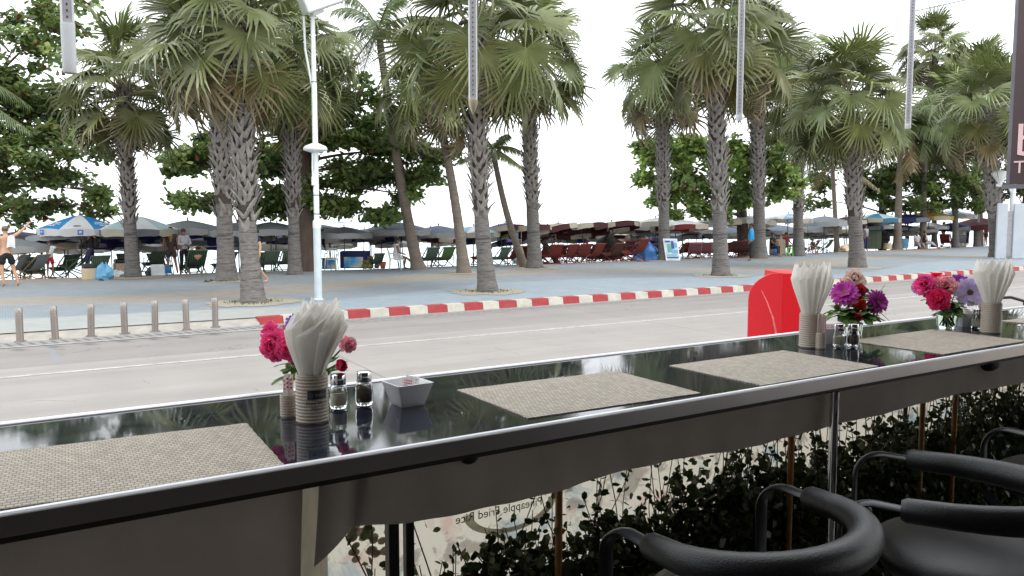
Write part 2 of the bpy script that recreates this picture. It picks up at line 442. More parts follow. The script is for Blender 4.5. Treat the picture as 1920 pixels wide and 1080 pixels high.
# ================================================================== trees
M_trunk = mat('palm_bark', hexc(106, 102, 99), rough=.9, var=.3, scale=9, bump=1.0, bscale=16, stretch=(1, 1, 6), dirt=.45)
def add_rings(m):
    nt = m.node_tree; N = nt.nodes; L = nt.links; mul = N[m['col']] if N[m['col']].type == 'MIX' else None
    b = N['Principled BSDF']; src = b.inputs['Base Color'].links[0].from_socket
    tc = N.new('ShaderNodeTexCoord'); mp = N.new('ShaderNodeMapping'); mp.inputs['Scale'].default_value = (2.2, 2.2, 22); L.new(tc.outputs['Object'], mp.inputs[0])
    nz = N.new('ShaderNodeTexNoise'); nz.inputs['Scale'].default_value = 1; nz.inputs['Detail'].default_value = 4; nz.inputs['Roughness'].default_value = .6; L.new(mp.outputs[0], nz.inputs['Vector'])
    r = N.new('ShaderNodeMapRange'); r.inputs['From Min'].default_value = .36; r.inputs['From Max'].default_value = .5; r.inputs['To Min'].default_value = .45; r.inputs['To Max'].default_value = 1.08; L.new(nz.outputs['Fac'], r.inputs['Value'])
    x = N.new('ShaderNodeMix'); x.data_type = 'RGBA'; x.blend_type = 'MULTIPLY'; x.inputs['Factor'].default_value = 1; L.new(src, x.inputs['A']); L.new(r.outputs['Result'], x.inputs['B']); L.new(x.outputs['Result'], b.inputs['Base Color'])
add_rings(M_trunk)
M_fibre = mat('palm_fibre', hexc(64, 56, 50), rough=.95, var=.35, scale=8, bump=1, bscale=18, stretch=(1, 1, 4))
M_boot = mat('palm_leaf_bases', hexc(132, 127, 122), rough=.9, var=.3, scale=7, bump=.5, bscale=30, dirt=.3)
M_bark2 = mat('coconut_bark', hexc(116, 106, 96), rough=.9, var=.25, scale=5, bump=.8, bscale=9, stretch=(.6, .6, 5), dirt=.3)
M_bark3 = mat('tree_bark', hexc(82, 70, 60), rough=.9, var=.25, scale=5, bump=.8, bscale=12, stretch=(1, 1, .3))
M_fan = mat('fan_leaves', tint=True, rough=.36, var=.15, scale=3.5, trans=.16, spec=.7)
M_fruit = mat('palm_fruit', hexc(58, 48, 40), rough=.5, var=.3, scale=6)
M_leaf = mat('broad_leaves', tint=True, rough=.4, var=.15, scale=4, trans=.52, spec=.5)
M_frond = mat('coconut_fronds', tint=True, rough=.4, var=.15, scale=3, trans=.35, spec=.5)

def unit(v): v = np.array(v, float); return v / (np.linalg.norm(v) + 1e-12)

def fan_leaf(mb, O, ey, ez, r, rg, tint, hang=.25, nseg=30, dead=0.0):
    ey = unit(ey); ez = unit(np.array(ez) - ey * np.dot(ez, ey)); ex = np.cross(ey, ez)
    A = math.radians(rg.uniform(125, 150)); ha = A / nseg
    cup = rg.uniform(.1, .45); droop = rg.uniform(.05, .3)
    vs = [(0, 0, 0)]; fs = []
    def pt(a, rho, dz=0.0, off=0.0):
        x = math.sin(a) * rho; y = math.cos(a) * rho
        z = cup * abs(math.sin(a)) * rho - droop * rho * rho / r + dz
        return (x + off * math.cos(a), y - off * math.sin(a), z)
    for i in range(nseg):
        a = -A + (i + .5) * 2 * ha
        Ln = r * (1 - .28 * (abs(a) / A) ** 2) * rg.uniform(.9, 1.06)
        hg = hang * rg.uniform(.3, 1.4) * r
        bent = rg.random() < .12 + dead * .4
        r1, r2 = Ln * rg.uniform(.32, .44), Ln * .74
        b = len(vs); pl = .022 * r
        h2 = -hg * .22; h3 = -hg
        if bent: r2 = r1 + Ln * .12; h2 = -.18 * r; h3 = -.5 * r; Ln = r1 + Ln * .16
        w2 = ha * r1 * .72
        aj = a + rg.uniform(-.03, .03)
        vs += [pt(a - ha, r1, -pl), pt(a, r1, pl), pt(a + ha, r1, -pl),
               pt(aj, r2, h2 - pl * .3, -w2), pt(aj, r2, h2 + pl), pt(aj, r2, h2 - pl * .3, w2), pt(aj, Ln, h3)]
        fs += [(0, b + 1, b), (0, b + 2, b + 1), (b, b + 1, b + 4, b + 3), (b + 1, b + 2, b + 5, b + 4), (b + 3, b + 4, b + 6), (b + 4, b + 5, b + 6)]
    cols = tint
    mb.add(place(vs, O, ex, ey, ez), fs, 0, cols)

def palm_crown_mesh(seed, n=32, pl=1.24, lr=1.0, gold=.1, skip=None):
    rg = random.Random(seed); mb = MB()
    for k in range(n):
        t = k / (n - 1)
        az = k * 2.39996 + rg.uniform(-.3, .3)
        if skip and abs((az - skip[0] + PI) % (2 * PI) - PI) < skip[1] and t > .12: continue
        el = math.radians(84 - 122 * t ** .95 + rg.uniform(-9, 9))
        d = V(math.cos(el) * math.cos(az), math.cos(el) * math.sin(az), math.sin(el))
        p = pl * rg.uniform(.75, 1.15) * (1.0 if t < .75 else .8)
        g = .16 * math.cos(el) * p
        pts = [d * p * s - V(0, 0, g * s * s * 1.4) + V(0, 0, -.55 * t) for s in (0, .35, .7, 1)]
        tint_p = V(.23, .2, .08) * rg.uniform(.8, 1.2)
        mb.tube(pts, [.035, .028, .022, .016], 5, 0, col=tuple(tint_p), flat=(1, .6))
        tan_ = unit(pts[-1] - pts[-2])
        pitch = math.radians(rg.uniform(5, 55)) * (1 if el < 1.0 else .4)
        side = np.cross(tan_, V(0, 0, 1)); side = unit(side) if np.linalg.norm(side) > .1 else V(1, 0, 0)
        upv = unit(np.cross(side, tan_))
        ey = tan_ * math.cos(pitch) - upv * math.sin(pitch)
        ez = upv * math.cos(pitch) + tan_ * math.sin(pitch)
        roll = rg.uniform(-.6, .6)
        ez = ez * math.cos(roll) + side * math.sin(roll)
        q = rg.uniform(.6, 1.35)
        col = V(.158, .196, .080) * q + V(.02, .01, .0) * rg.random()
        dead = 0
        if t > 1 - gold and rg.random() < .75: col = V(.21, .165, .085) * rg.uniform(.6, 1.1); dead = 1
        elif t > .7: col = col * .8 + V(.03, .02, .0)
        elif t < .15: col = col * 1.1 + V(.02, .03, .0)
        fan_leaf(mb, pts[-1], ey, ez, lr * rg.uniform(.85, 1.12), rg, tuple(col), hang=rg.uniform(.12, .4) + .2 * dead, dead=dead)
    return mb

_crowns = {}
def crown_obj(seed, parent, top, scale, rot, **kw):
    if seed not in _crowns:
        o = palm_crown_mesh(seed, **kw).build('crown', M_fan, smooth=0); _crowns[seed] = o.data
    else:
        o = bpy.data.objects.new('crown', _crowns[seed]); COL.objects.link(o)
    o.parent = parent; o.location = Vector([float(q) for q in top]); o.scale = (scale,) * 3; o.rotation_euler = (0, 0, rot)
    return o

def bez(p0, p1, p2, n):
    return [p0 * (1 - t) ** 2 + p1 * 2 * t * (1 - t) + p2 * t * t for t in [i / n for i in range(n + 1)]]

def sugar_palm(label, base, top, rb, rt, seed, cseed, cs=1.0, boots=.42, rough_to=1.0, fruit=False, mid=None, name='sugar_palm', group='sugar palms along the promenade', crown_kw=None, smooth_trunk=False):
    """base, top in world; trunk with ringed foot, criss-cross leaf bases above"""
    rg = random.Random(seed)
    base = np.array(base, float); top = np.array(top, float) - base
    root = empty(name, label, 'palm tree', base, group=group)
    H = top[2]
    midp = top * .5 + (np.array(mid) if mid is not None else V(rg.uniform(-.1, .1), rg.uniform(-.1, .1), 0))
    n = 40
    pts = bez(V(0, 0, -.05), midp, top, n)
    def rad(t):
        z = t * H
        return rt + (rb * .8 - rt) * (1 - t) + rb * .5 * math.exp(-z / .65)
    rr = [rad(i / n) * (1 + .035 * math.sin(i * 2.6 + seed) + rg.uniform(-.025, .025)) for i in range(n + 1)]
    mb = MB(); mb.tube(pts, rr, 14)
    if not smooth_trunk: mb.m = [1 if (fi // 14) > n * (boots + .02) else 0 for fi in range(len(mb.m))]
    mb.build('trunk', M_bark2 if smooth_trunk else [M_trunk, M_fibre], root, smooth=60)
    if not smooth_trunk:
        mb = MB()
        z = H * boots; row = 0
        zend = H * rough_to
        while z < zend:
            t = z / H; i = min(int(t * n), n - 1); c = pts[i] + (pts[i + 1] - pts[i]) * (t * n - i)
            r = rad(t)
            m = 6
            for k in range(m):
                if z < H * (boots + .08) and rg.random() < .5: continue
                a0 = 2 * PI * (k + .5 * (row % 2)) / m + rg.uniform(-.1, .1)
                Lg = rg.uniform(.26, .40) * (r / .26) ** .5
                for sgn in (-1, 1):
                    if rg.random() < .12: continue
                    da = sgn * (.30 + rg.uniform(0, .3)); out = rg.uniform(.07, .15) + (.09 if rg.random() < .25 else 0)
                    wv = r * rg.uniform(.22, .34); th = .013
                    e0 = V(math.cos(a0), math.sin(a0), 0); e1 = V(math.cos(a0 + da), math.sin(a0 + da), 0)
                    p0 = c + e0 * (r * 1.0) + V(0, 0, rg.uniform(-.06, .02)); p1 = c + e1 * (r + out) + V(0, 0, Lg)
                    ax = unit(p1 - p0); nn = unit(e0 + e1 - ax * np.dot(e0 + e1, ax)); sd_ = np.cross(ax, nn)
                    w0, w1 = wv, wv * .25
                    mid_ = (p0 + p1) / 2 - nn * .012
                    P = []
                    for q, ww in ((p0, w0), (mid_, wv * .8), (p1, w1)):
                        P += [q - sd_ * ww + nn * th * .2, q + nn * th * 1.5, q + sd_ * ww + nn * th * .2, q - nn * th]
                    F = []
                    for s_ in (0, 4):
                        for j in range(4): F.append((s_ + j, s_ + (j + 1) % 4, s_ + 4 + (j + 1) % 4, s_ + 4 + j))
                    F.append((8, 9, 10, 11))
                    mb.add(P, F)
            z += rg.uniform(.13, .17); row += 1
        if mb.n: mb.build('leaf_bases', M_boot, root, smooth=0)
    kw = dict(n=38); kw.update(crown_kw or {})
    crown_obj(cseed, root, top + V(0, 0, .1), cs * 1.1, seed * 1.7, **kw)
    if fruit:
        for c in fruit:
            mb = MB()
            for _ in range(16):
                p = np.array(c) + V(rg.gauss(0, .11), rg.gauss(0, .11), rg.gauss(0, .1))
                mb.ell(p, (.06, .06, .06), 8, 6)
            mb.build('fruit_cluster', M_fruit, root, loc=top)
    return root

def P(px, py): return atz(px, py, .13)
def T(px, py, b, dy=0.0):
    q = aty(px, py, b[1] + dy); return q
# near row along Y=20, far row along Y=29
def palm(label, bx, by, tx, ty, wpx, **kw):
    b = P(bx, by); d = float((b - CAM) @ FWD)
    t = T(tx, ty, b, kw.pop('dy', 0.0))
    rt = wpx / 1500 * d / 2 * .86
    return sugar_palm(label, b, t, rt * 1.12, rt * .92, **kw)

palm('thick sugar palm behind the napkins on the counter, with grey criss-cross leaf bases and fruit', 475, 567, 447, 66, 42, seed=1, cseed=21, cs=1.15, dy=1.0, boots=.27, crown_kw=dict(n=50, gold=.2, skip=(-.64 - 1.7, .5)), fruit=[(.2, -.55, .1), (-.45, -.5, .05)])
palm('sugar palm with a browning skirt of leaves, just left of the thickest trunk', 425, 527, 402, 70, 37, seed=2, cseed=22, cs=1.3, boots=.28, crown_kw=dict(n=46, gold=.3))
palm('sugar palm behind the white carton and blue bag, its foot ringed by dry sand', 250, 520, 232, 165, 27, seed=3, cseed=13, cs=1.2, boots=.28)
palm('sugar palm with dark shaggy trunk standing behind the white lamp pole', 553, 515, 545, 120, 26, seed=4, cseed=14, cs=1.35, boots=.28)
palm('leaning sugar palm with clean flared foot at the kerb, in the middle of the promenade', 915, 547, 893, 60, 34, seed=5, cseed=15, cs=1.22, boots=.28, mid=(-.25, 0, 0), fruit=[(-.4, -.3, .1)])
palm('sugar palm leaning over red deck chairs, a straw broom propped at its foot', 1003, 503, 985, 95, 29, seed=6, cseed=11, cs=1.45, boots=.28)
palm('tall sugar palm with flared foot standing left of the red cabinet', 1352, 517, 1338, 60, 32, seed=7, cseed=13, cs=1.45, boots=.28, crown_kw=dict(gold=.22), fruit=[(-.2, -.5, 0)])
palm('sugar palm with the leaning poster board at its foot', 1247, 488, 1243, 140, 25, seed=8, cseed=12, cs=1.5, boots=.28, crown_kw=dict(gold=.25))
palm('sugar palm with a person in bright blue shirt half hidden behind it', 1425, 485, 1416, 110, 27, seed=9, cseed=14, cs=1.5, boots=.28)
palm('sugar palm behind the zinnia bouquet, with pale trunk and round green crown', 1608, 502, 1590, 190, 30, seed=10, cseed=15, cs=1.35, boots=.28)
palm('slim sugar palm beside the bright green stool', 1497, 480, 1496, 195, 22, seed=11, cseed=11, cs=1.45, boots=.28)
palm('sugar palm beside the white upright boards, with a brown skirt of dead leaves', 1872, 482, 1850, 205, 30, seed=12, cseed=12, cs=1.45, boots=.28, crown_kw=dict(gold=.25))
b = P(1752, 462)
sugar_palm('tallest distant fan palm rising above the trees behind the grey hanging tube', b, T(1752, 100, b), .22, .2, seed=13, cseed=13, cs=1.5, boots=.5, crown_kw=dict(n=30))
b = P(1792, 464)
sugar_palm('green fan palm behind the grey hanging tube and the coconut fronds', b, T(1782, 215, b), .24, .22, seed=15, cseed=14, cs=1.75, boots=.28)
b = P(1832, 462)
sugar_palm('tall green fan palm next to the dark signboard', b, T(1832, 165, b), .24, .22, seed=16, cseed=15, cs=1.75, boots=.28)
b = P(870, 512)
sugar_palm('slender smooth-trunked fan palm curving away behind the middle palm', b, T(808, 165, b), .24, .13, seed=14, cseed=14, cs=1.15, mid=(.35, 0, 0), smooth_trunk=True, crown_kw=dict(n=30))

# ---- coconut palms
def frond(mb, O, az, el, Ln, rg, tint, lf=.7, wl=1.0):
    d = V(math.cos(az) * math.cos(el), math.sin(az) * math.cos(el), math.sin(el)); side = V(-math.sin(az), math.cos(az), 0)
    g = rg.uniform(.28, .42) * Ln
    f = lambda s: np.array(O) + d * Ln * s - V(0, 0, g * s * s * (1.6 if el > 0 else .7))
    pts = [f(i / 10) for i in range(11)]
    mb.tube(pts, [.03 * (1 - .8 * i / 10) + .004 for i in range(11)], 5, col=(.2, .2, .08))
    n = 44; vs = []; fs = []
    for i in range(n):
        s = .08 + .92 * i / n; p = f(s); tn = unit(f(min(s + .02, 1.02)) - f(s - .02))
        ll = lf * (math.sin(PI * min(s * .85 + .12, 1)) ** .6) * rg.uniform(.85, 1.1)
        for sg in (-1, 1):
            dr = unit(side * sg * .8 + tn * .55 - V(0, 0, rg.uniform(.25, .75)))
            q = p + dr * ll * .55; e = p + dr * ll - V(0, 0, ll * .3)
            wd = tn * .022 * wl
            b = len(vs); vs += [p - wd, p + wd, q + wd, q - wd, e]
            fs += [(b, b + 1, b + 2, b + 3), (b + 3, b + 2, b + 4)]
    mb.add(vs, fs, 0, tint)

def coconut_palm(label, base, top, rb, rt, seed, n=14, Ln=3.0, mid=None, col=(.11, .15, .06), lf=.7, fr=None):
    rg = random.Random(seed); base = np.array(base); top = np.array(top) - base
    root = empty('coconut_palm', label, 'palm tree', base, group='coconut palms on the promenade')
    pts = bez(V(0, 0, -.05), top * .5 + (np.array(mid) if mid is not None else 0), top, 30)
    rr = [(rt + (rb - rt) * (1 - i / 30) ** 1.3 + rb * .5 * math.exp(-i / 30 * top[2] / .3)) * (1 + .03 * math.sin(i * 2.1)) for i in range(31)]
    MB().tube(pts, rr, 12).build('trunk', M_bark2, root, smooth=60)
    mb = MB()
    for k in range(n):
        t = k / (n - 1)
        c = V(*col) * rg.uniform(.75, 1.25)
        if t > .88: c = V(.2, .15, .07) * rg.uniform(.8, 1.1)
        frond(mb, top + V(0, 0, .1), k * 2.4 + rg.uniform(-.2, .2), math.radians(70 - 105 * t), Ln * rg.uniform(.85, 1.1), rg, tuple(c), lf, 1.0 if Ln < 4 else 2.0)
    mb.build('crown', M_frond, root, smooth=0)
    mb = MB()
    for k in range(7):
        a = k * 2.4; mb.ell(top + V(math.cos(a) * .2, math.sin(a) * .2, -.12 - .04 * (k % 3)), (.1, .1, .12), 8, 6)
    mb.build('coconuts', mat('green_coconuts', (.13, .15, .05), rough=.5), root)
    return root
b = P(785, 505); coconut_palm('coconut palm curving left beside the seated woman in white', b, T(710, 60, b), .25, .14, 21, Ln=3.4, mid=(-.1, 0, -1.0), n=15)
b = P(985, 500); coconut_palm('small pale coconut palm leaning left between the two middle sugar palms', b, T(925, 285, b), .17, .11, 22, n=13, Ln=1.6, col=(.2, .24, .1), lf=.45, mid=(-.2, 0, -.5))
b = P(1570, 471); coconut_palm('thin dark coconut palm between the grey parasol and the pale sugar palm', b, T(1560, 300, b), .17, .12, 23, n=12, Ln=3.2, col=(.08, .11, .05))
b = P(1682, 467); coconut_palm('coconut palm with long arching fronds beside the green cabinet', b, T(1690, 235, b), .28, .17, 24, n=22, Ln=4.8, lf=1.3, col=(.12, .16, .065))
b = P(1730, 466); coconut_palm('coconut palm behind the pair sitting on the low kerb', b, T(1735, 265, b), .25, .16, 25, n=20, Ln=4.6, lf=1.2, col=(.11, .15, .06))
b = atz(-130, 540, .13); coconut_palm('coconut palm at the left edge with only its frond tips showing', b, T(-165, 130, b), .25, .16, 26, n=16, Ln=3.4, col=(.13, .18, .07))

# ---- broad-leaved sea almond trees
def leaf_rosettes(mb, blobs, rg, ll=.24, reds=.03, dark=1.0, per=6, flat=.3, dens=3.0):
    for (c, r, n) in blobs:
        n = int(n * dens)
        c = np.array(c, float)
        # sub-clumps give an uneven outline
        subs = []
        for _ in range(max(4, n // 16)):
            d = unit(V(rg.gauss(0, 1), rg.gauss(0, 1), rg.gauss(0, 1))); q = rg.uniform(.25, 1) ** .6
            subs.append((c + d * np.array(r) * q, rg.uniform(.24, .48), rg.uniform(.6, 1.4)))
        for k in range(n):
            sc_, sr, sb = subs[k % len(subs)]
            d = unit(V(rg.gauss(0, 1), rg.gauss(0, 1), rg.gauss(0, .9))) * rg.uniform(.2, 1) * sr
            o = sc_ + d * np.array([max(q, .55) for q in r])
            br = sb * rg.uniform(.75, 1.25) * dark
            base = V(.085, .125, .042) if rg.random() < .72 else V(.15, .19, .055)
            ax = unit(V(rg.gauss(0, .8), rg.gauss(0, .8), 1))
            u = unit(np.cross(ax, V(rg.random(), rg.random(), .1))); w_ = np.cross(ax, u)
            for j in range(per):
                a = j * 2 * PI / per + rg.uniform(-.3, .3)
                t = u * math.cos(a) + w_ * math.sin(a)
                tl = unit(t + ax * rg.uniform(-.5, flat)); s_ = unit(np.cross(ax, tl)); L_ = ll * rg.uniform(.7, 1.2)
                col = base * br * rg.uniform(.8, 1.2)
                if rg.random() < reds: col = V(.16, .05, .03) * rg.uniform(.6, 1.2)
                p = o + tl * .03 + V(rg.gauss(0, .1), rg.gauss(0, .1), rg.gauss(0, .1))
                nn = np.cross(s_, tl)
                vs = [p, p + tl * L_ * .45 + s_ * L_ * .22, p + tl * L_ * .8 + s_ * L_ * .27, p + tl * L_ + nn * (-.06 * L_), p + tl * L_ * .8 - s_ * L_ * .27, p + tl * L_ * .45 - s_ * L_ * .22]
                mb.add(vs, [(0, 1, 2, 3, 4, 5)], 0, tuple(col))

def almond_tree(label, base, top, r, blobs, seed, reds=.03, dark=1.0, ll=.29, name='sea_almond_tree', limbs=True, dens=2.6):
    rg = random.Random(seed); base = np.array(base, float)
    root = empty(name, label, 'tree', base, group='broad-leaved trees behind the palms')
    top = np.array(top, float) - base
    mb = MB()
    pts = bez(V(0, 0, -.1), top * .5 + V(rg.uniform(-.2, .2), rg.uniform(-.2, .2), 0), top, 16)
    mb.tube(pts, [r * (1.15 - .65 * i / 16) for i in range(17)], 10)
    mb.build('trunk', M_bark3, root, smooth=60)
    lb = [(np.array(c, float) - base, rr, n) for c, rr, n in blobs]
    mb = MB()
    for c, rr, n in lb:
        t = min(max(.35 + .5 * (c[2] - 1.5) / max(top[2], 1), .3), 1); s = pts[int(t * 16)]
        m = (s + c) / 2 + V(0, 0, .35)
        q = bez(s, m, c, 8)
        mb.tube(q, [r * .2 * (1 - i / 8 * .8) for i in range(9)], 6)
        for _ in range(5):
            e = c + np.array(rr) * V(rg.uniform(-.8, .8), rg.uniform(-.8, .8), rg.uniform(-.5, .5))
            mb.tube([q[6], (q[6] + e) / 2 + V(0, 0, .1), e], [.018, .012, .005], 4)
    mb.build('limbs', M_bark3, root, smooth=60)
    mb = MB(); leaf_rosettes(mb, lb, rg, reds=reds, dark=dark, ll=ll, dens=dens)
    mb.build('crown', M_leaf, root, smooth=0)
    return root

def B(px, py, d, wpx, hpx, n, dep=1.3):
    return (atd(px, py, d), (wpx / 1500 * d / 2, dep, hpx / 1500 * d / 2), n)
# left tree
D = 31
b = atz(-40, 515, .13)
almond_tree('sea almond tree with reddish leaves hanging over the blue and white parasol', b, atd(-30, 150, D), .3, [
    B(40, 70, D, 200, 90, 90), B(120, 30, D + 2, 180, 70, 55), B(20, 170, D, 160, 100, 110), B(90, 200, D + 1, 150, 60, 75), B(60, 255, D, 190, 50, 90), B(140, 240, D + 2, 90, 40, 32), B(30, 300, D - 1, 120, 45, 55), B(165, 285, D, 100, 24, 26),
    B(100, 335, D, 180, 22, 46), B(190, 362, D, 80, 24, 26), B(35, 398, D - 1, 110, 34, 50), B(110, 385, D, 90, 16, 16), B(175, 395, D, 70, 14, 12), B(10, 350, D, 60, 20, 14), B(-40, 230, D - 1, 120, 300, 130)], 31, reds=.05, dark=1.6, dens=2.8)
# big tree behind the lamp pole
b = P(577, 508); D = 33
almond_tree('big dark sea almond tree spreading behind the white lamp pole', b, atd(572, 150, D), .38, [
    B(345, 310, D, 120, 50, 62), B(395, 270, D, 90, 50, 42), B(370, 375, D, 120, 34, 50), B(465, 395, D - .5, 70, 24, 20), B(500, 300, D, 150, 60, 95), B(510, 370, D, 150, 70, 120), B(640, 190, D, 170, 60, 90),
    B(640, 255, D, 210, 60, 130), B(720, 230, D + 1, 120, 50, 44), B(660, 325, D, 220, 60, 140), B(760, 285, D, 160, 44, 84), B(795, 330, D, 110, 40, 46), B(640, 385, D, 160, 40, 84), B(715, 405, D, 70, 24, 26), B(770, 370, D, 60, 24, 14), B(820, 290, D, 70, 24, 18),
    B(540, 210, D + 1, 160, 80, 90), B(450, 215, D + 1, 160, 70, 60), B(600, 130, D + 1, 200, 70, 70), B(330, 290, D + 1, 60, 24, 16)], 32, reds=.008, dark=1.75, dens=3.4)
# right tree
b = P(1395, 478); D = 43
almond_tree('bright green sea almond tree between the tall palms above the white parasols', b, atd(1385, 270, D), .33, [
    B(1225, 290, D, 90, 60, 75), B(1215, 345, D, 60, 44, 36), B(1235, 372, D, 70, 26, 28), B(1290, 280, D, 100, 60, 80), B(1290, 340, D, 120, 60, 100), B(1310, 390, D, 70, 30, 36), B(1270, 400, D, 34, 16, 10), B(1380, 300, D, 120, 80, 110),
    B(1370, 365, D, 100, 50, 76), B(1450, 310, D, 100, 70, 84), B(1440, 375, D, 90, 40, 44), B(1480, 350, D, 60, 40, 30), B(1360, 405, D, 60, 20, 16), B(1255, 265, D + 1, 70, 30, 26)], 33, reds=.03, dark=2.7, ll=.34, dens=2.9)
# right background trees
b = P(1655, 462); D = 58
almond_tree('dark broad-leaved tree massed behind the coconut palms', b, atd(1655, 330, D), .35, [
    B(1640, 345, D, 130, 50, 74), B(1710, 330, D, 140, 70, 100), B(1780, 350, D, 130, 60, 84), B(1840, 345, D, 120, 70, 74), B(1740, 385, D, 160, 26, 50), B(1660, 385, D, 60, 22, 18), B(1825, 385, D, 80, 26, 24), B(1600, 350, D, 60, 60, 36), B(1545, 330, D, 60, 70, 36), B(1530, 375, D, 40, 30, 12)], 34, reds=.01, dark=1.5, ll=.36, dens=3.6)
b = P(1835, 458); D = 64
almond_tree('feathery green tree at the far right behind the dark signboard', b, atd(1835, 200, D), .35, [
    B(1830, 150, D, 120, 90, 74), B(1870, 190, D, 110, 120, 84), B(1800, 215, D, 120, 80, 70), B(1860, 270, D, 100, 100, 60), B(1760, 270, D, 120, 70, 50), B(1900, 140, D, 60, 70, 30), B(1780, 310, D, 160, 60, 60)], 35, reds=.0, dark=1.25, ll=.4, dens=3.5, name='tree')
b = P(1925, 462)
almond_tree('dark tree low behind the white upright boards', b, atd(1925, 340, 62), .3, [B(1900, 360, 62, 90, 50, 46), B(1930, 400, 62, 70, 30, 26), B(1900, 330, 62, 70, 40, 30)], 36, dark=.8, ll=.32, name='tree')

# ---- tree pits: sandy rings in the paving
for k, (px, py, r) in enumerate([(475, 567, 1.1), (915, 547, 1.15), (1352, 517, 1.1), (1608, 502, 1.1), (425, 527, .8), (250, 520, 1.1), (1003, 503, 1.1), (1247, 488, 1.0), (1425, 485, 1.2), (870, 512, .9)]):
    b = P(px, py); rg = random.Random(k); mb = MB()
    n = 30; vs = [(0, 0, .012)] + [(math.cos(a) * q, math.sin(a) * q * .95, .0) for a, q in [(2 * PI * i / n, r * rg.uniform(.85, 1.1)) for i in range(n)]]
    mb.add(vs, [(0, 1 + i, 1 + (i + 1) % n) for i in range(n)])
    tag(mb.build('tree_pit', M_sand2, loc=(b[0], b[1], .139)), kind='structure')
mb = MB(); rg = random.Random(5)
for px, py, nn in ((475, 567, 260), (915, 547, 240), (1352, 517, 160), (425, 527, 60), (1003, 503, 120)):
    b = P(px, py)
    for _ in range(nn):
        a = rg.uniform(0, 2 * PI); q = .38 + abs(rg.gauss(0, .16)); p = V(b[0] + math.cos(a) * q, b[1] + math.sin(a) * q, .14)
        h = rg.uniform(.02, .06); wv = V(rg.uniform(-1, 1), rg.uniform(-1, 1), 0) * .014
        mb.add([p - wv, p + wv, p + V(rg.uniform(-.03, .03), rg.uniform(-.03, .03), h)], [(0, 1, 2)], 0, tuple(V(.1, .12, .035) * rg.uniform(.7, 1.3)))
tag(mb.build('grass', M_leaf, smooth=0), 'sparse grass tufts round the palm feet', 'grass', kind='stuff')
# ================================================================== beach umbrellas
def cloth(name, c, var=.06, trans=.25): return mat(name, c, rough=.8, var=var, scale=3, trans=trans, dirt=.12)
U_blue = cloth('parasol_blue', hexc(40, 140, 200)); U_white = cloth('parasol_white', hexc(225, 226, 228)); U_grey = cloth('parasol_grey', hexc(116, 121, 127))
U_pale = cloth('parasol_pale', hexc(176, 200, 204)); U_bg = cloth('parasol_blue_grey', hexc(104, 118, 138)); U_red = cloth('parasol_red', hexc(120, 38, 42)); U_navy = cloth('parasol_navy', hexc(34, 40, 92), trans=.12)
U_yel = cloth('parasol_yellow', hexc(196, 158, 60)); U_cream = cloth('parasol_cream', hexc(186, 178, 162)); U_lblue = cloth('parasol_light_blue', hexc(150, 190, 222)); U_wine = cloth('parasol_wine', hexc(72, 32, 38)); U_teal = cloth('parasol_teal', hexc(60, 120, 150))
M_pole = mat('parasol_pole', hexc(70, 64, 62), rough=.5, var=.2); M_logo = mat('printed_blue', hexc(30, 96, 168), rough=.7); M_wprint = mat('printed_white', (.8, .82, .84), rough=.7)
M_gprint = mat('printed_grey', hexc(110, 120, 128), rough=.7)
U_lgrey = cloth('parasol_light_grey', hexc(166, 168, 168))
UT = dict(bluewhite=(U_blue, U_white, U_white, U_white), pale=(U_pale, U_white, U_cream, U_grey), grey=(U_grey, U_grey, U_lgrey, U_lgrey), bluegrey=(U_bg, U_bg, U_lgrey, U_lgrey), red=(U_cream, U_cream, U_cream, U_wine),
          white=(U_white, U_white, U_cream, U_white), whitered=(U_white, U_white, U_cream, U_red), navy=(U_navy, U_navy, U_navy, U_grey), yellow=(U_yel, U_yel, U_cream, U_yel), lblue=(U_lblue, U_white, U_cream, U_cream), wine=(U_wine, U_wine, U_wine, U_cream), teal=(U_teal, U_pale, U_cream, U_teal), redonly=(U_cream, U_red, U_wine, U_cream))
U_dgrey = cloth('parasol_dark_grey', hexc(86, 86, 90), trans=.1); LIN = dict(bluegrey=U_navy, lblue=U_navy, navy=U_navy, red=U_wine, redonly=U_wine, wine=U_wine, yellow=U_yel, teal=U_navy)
_um = {}
